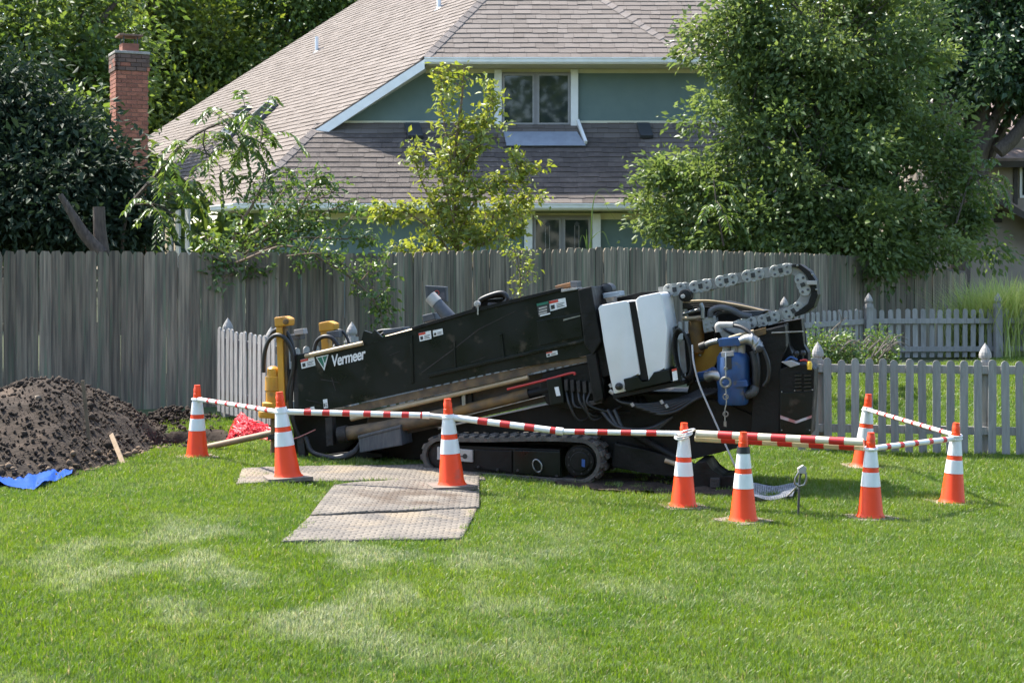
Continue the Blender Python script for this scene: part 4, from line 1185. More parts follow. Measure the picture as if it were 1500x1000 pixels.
tube('anchor_shaft', [mp(403, 612, 0.04), mp(402, 662, 0.04)], 0.04, m_yel_dirty, rig, 14, False)
rp('anchor_foot', [(392, 637), (412, 634), (412, 641), (392, 645)], -0.04, 0.22, m_dirtmetal, None, 0.006)
post2 = rp('anchor_post', [(469, 484), (480, 482), (482, 512), (471, 514)], 0.9, 0.1, m_yel, None, 0.008)
rp('post_head', [(466, 473), (480, 470), (490, 474), (489, 484), (467, 486)], 0.88, 0.14, m_yel, post2, 0.014)
rp('sensor_box', [(430, 483), (444, 481), (445, 489), (431, 491)], 0.3, 0.1, m_lgray, None, 0.005)
rp('sensor_box', [(424, 490), (440, 489), (440, 497), (424, 498)], 0.32, 0.12, m_gray, None, 0.005)
rp('sensor_box', [(478, 486), (496, 484), (497, 494), (479, 495)], 0.8, 0.1, m_gray, None, 0.005)
for i, q in enumerate(([(386, 545, 0.0), (387, 520, -.02), (393, 500, -.03), (404, 491, -.04), (416, 494, -.04), (426, 510, -.02), (430, 535, 0.0), (424, 565, 0.02), (419, 600, 0.05)],
                       [(393, 500, 0.1), (400, 486, 0.08), (412, 482, 0.06), (422, 490, 0.06), (428, 505, 0.06), (433, 530, 0.08)],
                       [(431, 530, 0.03), (428, 560, 0.02), (426, 590, 0.03), (430, 620, 0.05), (440, 645, 0.1)],
                       [(424, 540, 0.06), (421, 570, 0.05), (418, 610, 0.06), (424, 640, 0.1)],
                       [(460, 513, 0.7), (464, 500, 0.7), (474, 493, 0.68), (486, 495, 0.68), (496, 508, 0.7)],
                       [(488, 485, 0.9), (500, 484, 0.9), (508, 494, 0.9), (512, 506, 0.9)])):
    rt('hose', q, 0.021 if i < 5 else 0.014, m_hose)
rp('front_edge', [(428, 520), (436, 518), (438, 606), (431, 608)], 0.02, 0.1, m_dirtmetal, None, 0.008)
# ---- operator end: display, arm, cable coil
ds = rp('display', [(622, 418), (654, 420), (655, 442), (624, 440)], 0.55, 0.05, m_gray, None, 0.006)
rp('screen', [(626, 421), (651, 423), (652, 439), (627, 437)], 0.545, 0.004, m_screen, ds, 0)
ring('screen_mark', mp(640, 429, 0.543), RE, UPV, 0.022, 0.003, m_decal_red, ds, 16)
rt('antenna', [(634, 418, 0.57), (632, 400, 0.57), (632, 384, 0.57)], 0.0035, m_hose, ds, 5)
rt('control_arm', [(634, 437, 0.4), (645, 450, 0.4), (662, 470, 0.4)], [0.055, 0.06, 0.07], m_gray, None, 14, False)
rt('arm_cap', [(630, 434, 0.4), (640, 444, 0.4)], 0.062, m_lgray, None, 14, False)
rp('switch_box', [(618, 462), (634, 458), (638, 468), (620, 473)], 0.35, 0.2, m_gray, None, 0.01)
for q in ([(540, 494, 0.3), (555, 485, 0.3), (575, 483, 0.3), (585, 486, 0.3)], [(556, 492, 0.4), (570, 484, 0.4), (590, 484, 0.4)]):
    rt('hose', q, 0.014, m_hose)
rp('latch_box', [(560, 483), (590, 479), (592, 485), (562, 490)], 0.25, 0.2, m_gray, None, 0.008)
for i in range(3):
    rt('cable_loop', [(700, 452, 0.3 + .06 * i), (703, 440, 0.3 + .06 * i), (720, 432 + i, 0.3 + .06 * i), (736, 429 + 2 * i, 0.3 + .06 * i), (743, 437, 0.3 + .06 * i), (735, 446, 0.3 + .06 * i), (715, 447 - i, 0.3 + .06 * i)], 0.022, m_hose)
rp('seat_bracket', [(690, 452), (700, 440), (742, 436), (744, 444), (700, 456)], 0.42, 0.2, m_blk2, None, 0.01)
rdisc('clamp_knob', 698, 445, -0.05, 4, 0.05, m_lgray)
rt('clamp_strap', [(699, 440, -0.03), (700, 452, -0.03), (700, 461, -0.03)], 0.008, m_steel, None, 6)
rp('rusty_latch', [(812, 419), (836, 413), (838, 420), (815, 425)], 0.2, 0.15, M('rusty_orange', (0.38, 0.17, 0.06), (0.2, 0.1, 0.05), 12, 0.7), None, 0.008)
rp('latch_end', [(835, 412), (845, 412), (845, 421), (836, 421)], 0.15, 0.18, m_gray, None, 0.006)
rp('latch_plate', [(822, 424), (845, 421), (845, 424), (822, 428)], -0.03, 0.2, m_lgray, None, 0.003)
# ---- between mast and tank
rp('engine_frame', [(864, 440), (884, 436), (900, 470), (905, 600), (890, 640), (862, 620), (858, 540), (874, 510)], 0.3, 0.6, m_blk2, None, 0.02)
rp('frame_upright', [(858, 520), (872, 516), (884, 585), (870, 590)], -0.03, 0.12, m_blk2, None, 0.01)
rp('frame_upright', [(870, 505), (884, 502), (893, 550), (880, 553)], 0.1, 0.15, m_dirtmetal, None, 0.01)
rp('guard_bar', [(850, 590), (880, 584), (882, 590), (852, 597)], 0.0, 0.1, m_dirtmetal, None, 0.006)
a0 = mp(887, 425, 0.42)
lathe('intake_pipe', a0, RD, [(0, 0.066), (0.0, 0.062), (0.0, 0.063), (0.18, 0.066)], m_hose, rig, 24)
rdisc('intake_mouth', 887, 425, 0.415, 9.3, 0.01, m_ink)
bm_y = 0.5
rp('air_filter', [(875, 435), (898, 432), (900, 448), (877, 452)], 0.35, 0.22, m_lgray, None, 0.02)
rp('filter_cap', [(882, 430), (908, 426), (909, 433), (884, 437)], 0.28, 0.2, M('blue_grey_plastic', (0.12, 0.16, 0.2), None, rough=0.5), None, 0.008)
rp('hood_top', [(898, 437), (940, 428), (992, 424), (996, 432), (940, 440), (900, 446)], 0.5, 0.5, m_blk2, None, 0.01)
# ---- white tank
tank = rp('tank', [(876, 451), (879, 447), (917, 440), (921, 443), (938, 549), (914, 554), (917, 573), (899, 577), (895, 558), (884, 500)], -0.08, 0.52, m_tank, None, 0.03)
tank['label'] = 'white plastic tank, left half'
t2 = rp('tank', [(930, 440), (936, 434), (966, 428), (970, 432), (977, 480), (976, 541), (956, 545), (950, 559), (944, 520)], -0.08, 0.52, m_tank, None, 0.03)
t2['label'] = 'white plastic tank, right half'
for p_ in tank.data.polygons: p_.use_smooth = True
for t_ in (tank, t2):
    for p_ in t_.data.polygons: p_.use_smooth = True
    t_.data.set_sharp_from_angle(angle=R(40))
rp('tank_strap', [(920, 442), (931, 441), (951, 556), (938, 558)], -0.06, 0.35, m_blk2, None, 0.006)
rp('tank_bracket', [(913, 555), (934, 550), (940, 561), (951, 559), (957, 545), (980, 540), (983, 558), (917, 574)], -0.1, 0.5, m_blk, None, 0.01)
rp('tank_tray', [(896, 578), (985, 560), (1003, 557), (1003, 563), (900, 584)], -0.06, 0.55, m_blk2, None, 0.008)
rdisc('drain_cap', 906, 566, -0.12, 5.4, 0.06, m_hose, tank, 10)
rdisc('drain_cap_boss', 906, 566, -0.14, 3.0, 0.06, m_hose, tank, 8)
rt('drain_valve', [(893, 572, -0.04), (899, 576, -0.04)], 0.018, m_lgray, tank, 8, False)
# marks and decal on the tank's rear side
TE0 = mp(977, 500, -0.08)
def te(px, py, o=0.0): return ray_plane(px, py, TE0 + RE * (0.02 + o), RE)
prism('tank_slot', [te(988, 478), te(992, 477), te(993, 485), te(989, 486)], RE * 0.006, m_ink, t2)
prism('warning_decal', [mp(984, 541, -0.11), mp(991, 539, -0.11), mp(993, 556, -0.11), mp(986, 558, -0.11)], RD * 0.004, m_decal, rig)
prism('decal_header', [mp(984, 541, -0.113), mp(991, 539, -0.113), mp(991.3, 542, -0.113), mp(984.3, 544, -0.113)], RD * 0.002, m_decal_red, rig)
rp('tank_guard', [(984, 541), (994, 538), (998, 557), (986, 560)], -0.1, 0.05, m_blk, None, 0.004)
# hose coil beside the tank
for i in range(5):
    c = mp(999 + 1.2 * i, 517 + i, 0.02 + 0.035 * i)
    ring('coiled_hose', c, RE, UPV + RE * -0.15, 0.075 + .004 * (i % 2), 0.012, m_hose, rig, 22, 0.22)
rp('reel_plate', [(1000, 490), (1008, 488), (1016, 560), (1006, 566)], 0.2, 0.1, m_blk2, None, 0.008)
rp('reel_plate', [(994, 500), (1002, 498), (1006, 545), (998, 548)], 0.16, 0.03, m_lgray, None, 0.004)
# ---- pump bay
lathe('yellow_cylinder', mp(1020, 516, 0.42), UPV, [(0, 0.07), (0.1, 0.075), (0.28, 0.075), (0.3, 0.06)], m_yel_dirty, rig, 18)
yp = rp('yellow_frame', [(1014, 516), (1040, 506), (1058, 500), (1064, 506), (1052, 522), (1044, 540), (1040, 552), (1018, 552)], 0.45, 0.05, m_yel, None, 0.008)
bolt(1025, 520, 0.45, yp, 2.4)
rp('rear_frame_beam', [(960, 588), (1090, 588), (1092, 612), (990, 618)], 0.3, 0.3, m_yel_dirty, None, 0.01)
pump = lathe('pump_body', mp(1074, 592, 0.1), UPV, [(0, 0.12), (0.02, 0.135), (0.16, 0.14), (0.2, 0.15), (0.42, 0.145), (0.46, 0.12), (0.47, 0.1)], m_blue, rig, 24)
rp('pump_label', [(1056, 516), (1074, 514), (1075, 521), (1057, 523)], -0.06, 0.02, m_lgray, pump, 0.003)
rp('pump_window', [(1061, 524), (1071, 523), (1072, 540), (1062, 541)], -0.055, 0.02, m_ink, pump, 0.003)
rp('pump_flange', [(1054, 560), (1094, 556), (1096, 566), (1056, 570)], -0.04, 0.3, m_blue, pump, 0.012)
for x in (1064, 1076, 1086):
    lathe('pump_port', mp(x, 517, 0.06), UPV, [(0, 0.035), (0.08, 0.035), (0.085, 0.03)], m_lgray, pump, 14)
rp('pump_manifold', [(1052, 496), (1080, 493), (1088, 494), (1088, 505), (1081, 507), (1053, 508)], -0.02, 0.2, m_blue, pump, 0.012)
rt('pump_outlet', [(1084, 500, 0.0), (1096, 497, 0.0), (1106, 501, -0.01), (1112, 511, -0.02)], [0.035, 0.05, 0.052, 0.05], m_steel, None, 16)
for k_, (x, y) in enumerate(((1101, 498), (1107, 503), (1111, 509))):
    ring('coupling_ring', mp(x, y, -0.01), Vector((0, 1, 0)), (RE * 0.5 + UPV * 0.8 if k_ else UPV), 0.055, 0.008, m_steel, rig, 18)
rdisc('outlet_mouth', 1112, 511, -0.07, 5, 0.02, m_ink)
rt('suction_hose', [(1104, 514, 0.06), (1107, 530, 0.05), (1108, 550, 0.05), (1106, 566, 0.06), (1100, 576, 0.1)], 0.04, m_hose, None, 14)
rt('suction_elbow', [(1106, 566, 0.05), (1103, 574, 0.04), (1094, 578, 0.06)], 0.042, m_gray, None, 12)
rt('pump_inlet', [(1036, 552, 0.1), (1046, 549, 0.06), (1058, 552, 0.04)], [0.05, 0.045, 0.05], m_steel, None, 14)
rt('pump_inlet', [(1024, 552, 0.2), (1036, 549, 0.14), (1046, 544, 0.08)], 0.045, m_blue, None, 14)
ring('camlock_ring', mp(1063, 560, -0.12), RE, UPV, 0.043, 0.012, m_steel, rig, 20)
for y0, r_ in ((540, 0.012), (581, 0.022), (606, 0.022)):
    ring('chain_ring', mp(1063, y0, -0.12), RE, UPV, r_, 0.006, m_steel, rig, 14)
rt('chain', [(1063, 516, -0.1), (1063, 530, -0.12), (1063, 552, -0.12)], 0.006, m_steel, None, 5)
rt('chain', [(1063, 568, -0.12), (1064, 590, -0.12), (1062, 600, -0.12), (1062, 624, -0.12)], 0.005, m_steel, None, 5)
rp('chain_hook', [(1060, 617), (1064, 617), (1064, 625), (1060, 624)], -0.13, 0.02, m_steel, None, 0)
rp('valve_body', [(1028, 466), (1048, 462), (1050, 484), (1031, 488)], 0.3, 0.15, m_chain, None, 0.01)
for x, y in ((1034, 474), (1042, 472), (1036, 481), (1044, 478)): bolt(x, y, 0.3, rig, 1.5)
rt('steel_pipe', [(1000, 466, 0.35), (1014, 466, 0.33), (1028, 464, 0.3)], 0.018, m_rod, None, 8)
rt('steel_pipe', [(1000, 460, 0.4), (1018, 455, 0.4), (1030, 453, 0.38)], 0.016, m_steel, None, 8)
rt('steel_pipe', [(1030, 466, 0.3), (1029, 452, 0.3), (1026, 444, 0.3)], 0.02, m_steel, None, 8)
rt('arched_hose', [(1040, 464, 0.3), (1042, 455, 0.3), (1054, 450, 0.3), (1070, 453, 0.3), (1086, 461, 0.32), (1100, 464, 0.35)], 0.028, m_gray, None, 12)
rt('arched_hose', [(1044, 466, 0.35), (1056, 458, 0.35), (1075, 458, 0.36), (1095, 464, 0.4)], 0.02, m_hose, None, 10)
rt('white_elbow', [(1053, 486, 0.1), (1052, 477, 0.1), (1060, 476, 0.1), (1074, 476, 0.1)], 0.03, m_lgray, None, 12)
rt('pressure_hose', [(1072, 476, 0.1), (1088, 480, 0.05), (1104, 492, 0.0), (1118, 512, -0.03), (1126, 535, -0.03), (1125, 555, -0.02), (1119, 565, 0.0)], 0.018, m_hose, None, 10)
rt('brass_pipe', [(1068, 495, 0.05), (1086, 490, 0.05), (1104, 485, 0.08)], 0.016, m_rod, None, 8)
rt('side_fitting', [(1028, 508, 0.1), (1040, 502, 0.06), (1052, 499, 0.04)], 0.026, m_steel, None, 10)
rt('side_fitting', [(1026, 508, 0.1), (1034, 505, 0.08)], 0.036, m_hose, None, 10, False)
rp('plate_support', [(1050, 478), (1080, 470), (1100, 472), (1100, 488), (1058, 496)], 0.3, 0.05, m_chain, None, 0.008)
for i in range(14):
    x, y, o_ = rnd.uniform(1008, 1100), rnd.uniform(470, 560), rnd.uniform(0.32, 0.55)
    rt('hose', [(x, y, o_), (x + rnd.uniform(4, 16), y + rnd.uniform(-8, 14), o_ - .05), (x + rnd.uniform(14, 30), y + rnd.uniform(8, 30), o_), (x + rnd.uniform(10, 44), y + rnd.uniform(24, 48), o_)], rnd.uniform(0.009, 0.02), m_hose, None, 8)
# looped hoses under the tank
for i in range(6):
    rt('hose', [(900 + 8 * i, 582, 0.05 + .03 * i), (915 + 9 * i, 590 + 3 * i, 0.0), (950 + 8 * i, 592 + 2 * i, 0.02), (995 + 5 * i, 584, 0.08), (1030 + 6 * i, 570, 0.2)], 0.018, m_hose, None, 8)
for i in range(3):
    rt('hose', [(880 + 10 * i, 600, 0.05), (905 + 6 * i, 625 + 4 * i, 0.0), (950, 628 + 4 * i, 0.0), (985, 610, 0.1)], 0.02, m_hose, None, 8)
for x, y in ((893, 562), (925, 590), (968, 586), (975, 592)):
    rt('hose_fitting', [(x, y, -0.02), (x + 3, y + 5, -0.02)], 0.015, m_lgray, None, 8, False)
# ---- rear hull
hull = rp('engine_hull', [(1010, 560), (1060, 545), (1094, 500), (1112, 484), (1150, 474), (1153, 508), (1162, 518), (1162, 560), (1156, 634), (1110, 640), (1040, 636), (1000, 600)], 0.28, 0.62, m_blk2, None, 0.02)
rp('pump_bay_back', [(1010, 470), (1110, 470), (1110, 600), (1010, 600)], 0.6, 0.05, m_blk2, None, 0)
rp('hull_side', [(1108, 486), (1150, 476), (1152, 508), (1142, 530), (1142, 634), (1100, 638), (1104, 560)], 0.12, 0.2, m_blk2, None, 0.012)
rp('hull_rear', [(1108, 480), (1150, 471), (1174, 466), (1176, 506), (1184, 516), (1184, 548), (1108, 548)], 0.62, 0.26, m_blk2, None, 0.012)
HE0 = mp(1161, 560, 0.28)
rp('yellow_stripe', [(1104, 484), (1122, 479), (1122, 489), (1106, 494)], 0.105, 0.02, m_yel_dirty, None, 0.004)
rp('grab_bar', [(1130, 486.5), (1176, 484.5), (1177, 486.5), (1130, 488.5)], 0.08, 0.02, m_steel, None, 0.003)
vb = rp('battery_box', [(1142, 541), (1160, 533), (1186, 533), (1193, 541), (1192, 575), (1188, 637), (1142, 636)], 0.10, 0.42, m_blk2, None, 0.01)
rp('box_door', [(1143, 575), (1191, 573), (1187.5, 635), (1143.5, 634)], 0.085, 0.016, m_blk, vb, 0.004)
for x in (1164, 1178):
    for k in range(5):
        y = 549 + 5.4 * k
        rp('louver', [(x, y), (x + 10, y - 0.6), (x + 10, y + 1.8), (x, y + 2.4)], 0.082, 0.02, m_ink, vb, 0)
        rp('louver_lip', [(x, y - 1.1), (x + 10, y - 1.7), (x + 10, y - 0.8), (x, y - 0.2)], 0.07, 0.03, m_blk, vb, 0)
for x, y in ((1145, 574), (1164, 572), (1190, 571), (1145, 630), (1186, 630)): bolt(x, y, 0.085, vb, 1.1)
rp('reflective_strip', [(1143, 608), (1166, 616), (1189, 608), (1188.5, 612), (1166, 620), (1143, 613)], 0.081, 0.004, M('reflective_strip_sheen', (0.45, 0.42, 0.42), (0.35, 0.07, 0.06), 9, 0.35), vb, 0)  # red-white reflective strip, its silver and red sheen painted into the colour
bt = rp('battery_tray', [(1144, 530), (1158, 528), (1172, 534), (1158, 538)], 0.07, 0.12, m_lgray, vb, 0.004)
for x, y in ((1166, 520), (1176, 519)):
    lathe('knob', mp(x, y + 8, 0.2), UPV, [(0, 0.008), (0.04, 0.008), (0.045, 0.024), (0.065, 0.028), (0.085, 0.018)], m_hose, vb, 12)
rt('battery_cable', [(1150, 529, 0.15), (1158, 523, 0.15), (1168, 527, 0.15)], 0.01, m_blue, vb, 8)
rt('battery_cable', [(1172, 528, 0.12), (1180, 527, 0.12), (1184, 531, 0.12)], 0.008, m_redrod, vb, 8)
lathe('yellow_cap', mp(1186, 541, 0.06), UPV, [(0, 0.02), (0.05, 0.024), (0.07, 0.015)], M('bright_yellow', (0.7, 0.42, 0.02), None, rough=0.4), vb, 12)
rp('hood', [(1006, 446), (1060, 441), (1122, 456), (1150, 470), (1110, 476), (1010, 478)], 0.8, 0.4, m_blk2, None, 0.01)
for i in range(4):
    rt('hood_hose', [(1000, 442 + 3 * i, 0.6 + .05 * i), (1040, 441 + 3 * i, 0.6 + .05 * i), (1085, 448 + 3 * i, 0.6 + .05 * i), (1125, 457 + 2 * i, 0.6 + .05 * i)], 0.012, m_hose if i else m_rod, None, 8)
rp('hood_panel', [(1085, 456), (1125, 454), (1110, 462), (1090, 464)], 0.55, 0.2, m_gray, None, 0.004)
# ---- under-hull and stabiliser
rp('under_hull', [(862, 590), (905, 575), (1000, 575), (1060, 590), (1160, 632), (1176, 640), (1110, 646), (1016, 672), (960, 684), (905, 686), (880, 650)], 0.24, 0.7, m_blk2, None, 0.015)
rp('stabiliser_arm', [(900, 648), (950, 660), (1004, 676), (1012, 690), (1000, 700), (940, 692), (895, 684)], 0.1, 0.25, m_blk2, None, 0.015)
rp('stabiliser_foot', [(1008, 690), (1020, 676), (1034, 674), (1042, 690), (1056, 700), (1074, 696), (1084, 706), (1076, 716), (1020, 716), (1004, 708)], 0.0, 0.45, m_blk2, None, 0.015)
rp('foot_pin', [(1040, 700), (1054, 700), (1054, 715), (1040, 715)], -0.05, 0.08, m_dirtmetal, None, 0.01)
rt('stabiliser_cylinder', [(930, 636, 0.2), (975, 662, 0.15), (1026, 690, 0.12)], 0.04, m_blk2, None, 12, False)
rt('bleached_bar', [(974, 674, 0.05), (992, 680, 0.05)], 0.022, m_rod, None, 8, False)

# ---- tracks
def track(off, W, near):
    def tpt(px, py, o=0.0): return mp(px, py, off + o) if near else mp(px, py, -0.12) + RD * (off + 0.12 + o)
    cL, cR, rL, rR = (645, 667), (847, 675), 27.0, 33.0
    outl = []
    for i in range(13):
        a = math.pi / 2 + math.pi * i / 12
        outl.append((cL[0] + rL * math.cos(a), cL[1] - rL * math.sin(a)))
    for i in range(17):
        a = -math.pi / 2 + math.pi * i / 16
        outl.append((cR[0] + rR * math.cos(a), cR[1] - rR * math.sin(a)))
    # dense loop
    loop = []
    n = len(outl)
    for i in range(n):
        a, b = outl[i], outl[(i + 1) % n]
        k = max(1, int(math.hypot(b[0] - a[0], b[1] - a[1]) / 12))
        for j in range(k): loop.append((a[0] + (b[0] - a[0]) * j / k, a[1] + (b[1] - a[1]) * j / k))
    loop = [(x, y + (1.2 * math.sin((x - 640) / 34) if 650 < x < 840 and y < 650 else 0)) for x, y in loop]
    pts = [tpt(*p) for p in loop]
    cen = sum(pts, Vector()) / len(pts)
    bm = bmesh.new(); N = len(pts); th = 0.035
    rings = []
    nor = []
    for i in range(N):
        d = (pts[(i + 1) % N] - pts[i - 1]).normalized(); nn = d.cross(RD).normalized()
        if nn.dot(pts[i] - cen) < 0: nn = -nn
        nor.append(nn)
        o_ = pts[i]; in_ = pts[i] - nn * th
        rings.append([bm.verts.new(o_), bm.verts.new(o_ + RD * W), bm.verts.new(in_ + RD * W), bm.verts.new(in_)])
    for i in range(N):
        a, b = rings[i], rings[(i + 1) % N]
        for k in range(4): bm.faces.new((a[k], a[(k + 1) % 4], b[(k + 1) % 4], b[k]))
    tr = put('track', bm_mesh(bm, 'track', 50), m_rubber, rig)
    # lugs
    w, h, dth = 0.026, W * 0.24, 0.024
    bm = prism_bm([Vector((-w, -h, 0)), Vector((w, -h, 0)), Vector((w, h, 0)), Vector((-w, h, 0))], Vector((0, 0, dth)), 0.006)
    lug_me = bm_mesh(bm, 'track_lug'); lug_me.materials.append(m_lug)
    s = [0.0]
    for i in range(N): s.append(s[-1] + (pts[(i + 1) % N] - pts[i]).length)
    t, k = 0.0, 0
    while t < s[-1] - 0.03:
        i = max(j for j in range(N) if s[j] <= t)
        f = (t - s[i]) / max(1e-6, s[i + 1] - s[i])
        p = pts[i].lerp(pts[(i + 1) % N], f); nn = nor[i].lerp(nor[(i + 1) % N], f).normalized()
        for row_ in (0, 1):
            if row_ == 1 and not near: continue
            o = link(bpy.data.objects.new('track_lug', lug_me)); o.parent = tr
            y_ = RD; x_ = y_.cross(nn).normalized()
            m4 = Matrix((x_, y_, nn)).transposed()
            o.rotation_euler = m4.to_euler()
            o.location = p - nn * 0.004 + RD * W * (0.26 + 0.48 * row_) + x_ * (0.045 if row_ else 0) - wloc(tr)
        t += 0.098; k += 1
    # inner frame
    def sub(name, q, o, th, mat, bev=0.008): return prism(name, [tpt(x, y, o) for x, y in q], RD * th, mat, tr, bev)
    sub('track_frame', [(664, 652), (820, 658), (824, 700), (820, 702), (664, 690)], 0.06, W - 0.08, m_blk2)
    idl = lathe('idler', tpt(646, 667, 0.05), RD, [(0, 0.10), (0.015, 0.125), (W - 0.06, 0.125)], m_dirtmetal, tr, 24)
    hub = lathe('sprocket_hub', tpt(849, 676, 0.0), RD, [(0, 0.085), (0.004, 0.09), (0.012, 0.09), (0.012, 0.125), (0.018, 0.13), (0.05, 0.13), (0.05, 0.15), (W - 0.04, 0.15)], m_blk2, tr, 28)
    if near:
        for k in range(9):
            a_ = 2 * math.pi * k / 9
            lathe('hub_bolt', tpt(849, 676, 0.004) + RE * 0.108 * math.cos(a_) + UPV * 0.108 * math.sin(a_), RD, [(0, 0.007), (0.003, 0.009), (0.012, 0.009)], m_dirtmetal, tr, 6)
    if near:
        sub('tensioner_plate', [(640, 654), (692, 659), (692, 677), (640, 673)], 0.02, 0.04, m_lgray)
        r = 3.6 * pxm(681, off)
        lathe('tensioner_hole', tpt(681, 668, 0.017), RD, [(0, r), (0.004, r)], m_ink, tr, 16)
        sub('tensioner_slot', [(672, 667), (680, 667.6), (680, 669), (672, 668.4)], 0.0165, 0.004, m_ink, 0)
        sub('guard_plate', [(694, 658), (750, 660), (750, 692), (694, 686)], 0.045, 0.03, m_blk2)
        sub('guard_plate', [(752, 659), (820, 661), (821, 699), (752, 693)], 0.02, 0.04, m_blk)
        sub('hub_mark', [(852, 672), (857, 673), (856.5, 684), (852, 683)], -0.004, 0.004, M('blue_mark', (0.03, 0.08, 0.25), None, rough=0.4), 0)
        ring('tie_ring', tpt(787, 682, 0.0), RE * 0.9 - UPV * 0.3, UPV, 0.045, 0.008, m_steel, tr, 18, 0.055)
        for x, y in ((728, 688), (758, 689), (790, 693), (815, 697), (700, 684)):
            lathe('bolt', tpt(x, y, 0.012), RD, [(0, 0.01), (0.004, 0.014), (0.02, 0.014)], m_dirtmetal, tr, 8)
    return tr
tk = track(-0.12, 0.34, True); tk['label'] = 'near rubber track'
tk = track(0.85, 0.34, False); tk['label'] = 'far rubber track'

# ---- cable carrier chain
cw = 0.26
m_band = M('grimy_chain_band', (0.25, 0.245, 0.22), (0.15, 0.145, 0.13), 10, 0.65)
def carrier():
    path = [(965, 428), (988, 424), (1026, 419), (1064, 411), (1103, 403), (1143, 396), (1166, 396), (1179, 414), (1179, 436), (1162, 454), (1126, 466), (1090, 474), (1062, 482)]
    pts = [mp(x, y, 0.32) for x, y in path]
    # links: pairs of round plates and a cross bar with a dark window
    links = [((988, 424), -7), ((1026, 419), -10), ((1064, 411), -11), ((1103, 403), -11), ((1143.5, 396), -10), ((1176, 417), 68), ((1162, 455), 150), ((1126, 467), 164), ((1092, 474.5), 166)]
    for (x, y), deg in links:
        a = R(deg)
        c = mp(x, y, 0.32); s = pxm(x, 0.32)
        d = (RE * math.cos(a) - UPV * math.sin(a)).normalized(); nn = RD.cross(d).normalized()
        for side in (0, 1):
            o_ = c + RD * (cw if side else 0.0)
            bm = bmesh.new()
            for sg in (-1, 1):
                lathe_bm(bm, o_ + d * sg * 8.2 * s, RD, [(0, 8.6 * s), (0.004, 9.2 * s), (0.018, 9.2 * s)], 18)
            prism_bm([o_ + d * 9 * s + nn * 7.5 * s + RD * 0.003, o_ - d * 9 * s + nn * 7.5 * s + RD * 0.003, o_ - d * 9 * s - nn * 7.5 * s + RD * 0.003, o_ + d * 9 * s - nn * 7.5 * s + RD * 0.003], RD * 0.013, bm=bm)
            lk = put('chain_link', bm_mesh(bm), m_chain, rig)
            if side == 0:
                prism('link_window', [o_ + d * u * 3 * s + nn * v * 3.4 * s - RD * 0.004 for u, v in ((1, 1), (-1, 1), (-1, -1), (1, -1))], RD * 0.012, m_ink, lk)
                for u, v in ((-1, 1), (1, 1), (-1, -1), (1, -1)):
                    lathe('rivet', o_ + d * u * 9.5 * s + nn * v * 4.2 * s - RD * 0.008, RD, [(0, 1.3 * s), (0.003, 2.0 * s), (0.012, 2.0 * s)], m_gray, lk, 8)
                prism('cross_bar', [o_ + d * u * 3.5 * s + nn * v * s - RD * 0.001 for u, v in ((1, 9.2), (-1, 9.2), (-1, 7.6), (1, 7.6))], RD * (cw + 0.01), m_chain, lk)
                prism('cross_bar', [o_ + d * u * 3.5 * s + nn * v * s - RD * 0.001 for u, v in ((1, -7.6), (-1, -7.6), (-1, -9.2), (1, -9.2))], RD * (cw + 0.01), m_chain, lk)
    # side bands joining the links
    for side in (0.008, cw - 0.004):
        sp = [p + RD * side for p in spline(pts, 5)]
        bm = bmesh.new(); prev = None
        for i, p in enumerate(sp):
            d = (sp[min(i + 1, len(sp) - 1)] - sp[max(i - 1, 0)]).normalized(); nn = RD.cross(d).normalized(); hh = 7.6 * pxm(1100, 0.32)
            q = [bm.verts.new(p + nn * hh), bm.verts.new(p - nn * hh), bm.verts.new(p - nn * hh + RD * 0.012), bm.verts.new(p + nn * hh + RD * 0.012)]
            if prev:
                for k in range(4): bm.faces.new((prev[k], prev[(k + 1) % 4], q[(k + 1) % 4], q[k]))
            else: bm.faces.new(q)
            prev = q
        bm.faces.new(prev[::-1])
        put('chain_band', bm_mesh(bm), m_band if side < 0.1 else m_gray, rig)
    for j in range(4):
        rt('carried_hose', [(x, y + 1.5 * (j - 1.5) * 0.6, 0.32 + 0.05 + 0.045 * j) for x, y in path], 0.02, m_hose)
    # black strap round the outside of the bend
    out = [(1160, 387), (1172, 387), (1186, 397), (1195, 411), (1198, 432), (1192, 450), (1178, 460), (1164, 464)]
    inn_ = [(1160, 391), (1170, 392), (1181, 402), (1188, 415), (1189, 431), (1184, 445), (1174, 453), (1164, 458)]
    rp('chain_guard', out + inn_[::-1], 0.30, cw + 0.06, m_blk2, None, 0.005)
    rp('guard_clip', [(1181, 411), (1196, 411), (1196, 417), (1182, 417)], 0.28, 0.03, m_lgray, None, 0.004)
    for x, y in ((1168, 389), (1190, 402), (1196, 424)): bolt(x, y, 0.3, rig, 1.6)
    rdisc('chain_pivot', 1003, 433, 0.2, 9, 0.15, m_blk2)
    rdisc('chain_pivot_pin', 1000, 434, 0.17, 3, 0.05, m_lgray)
carrier()
# ---- loose grey cable from the rig down to the mesh mat
cab = [mp(1014, 505, -0.15), mp(1016, 530, -0.2), mp(1024, 562, -0.22), mp(1040, 600, -0.24), mp(1060, 645, -0.26), mp(1078, 685, -0.3)]
g1, g2, g3 = G(1095, 722, 0.03), G(1120, 730, 0.03), G(1150, 727, 0.04)
cable = thing('ground_cable', 'loose grey cable hanging from the rig down to the ground rod', 'cable', g2)
tube('cable', cab + [g1, g2, g3, G(1168, 748, 0.22) if False else P(1168, 712, G(1168, 758).y)], 0.008, M('grey_cable', (0.32, 0.31, 0.3), None, rough=0.5), cable, 8)
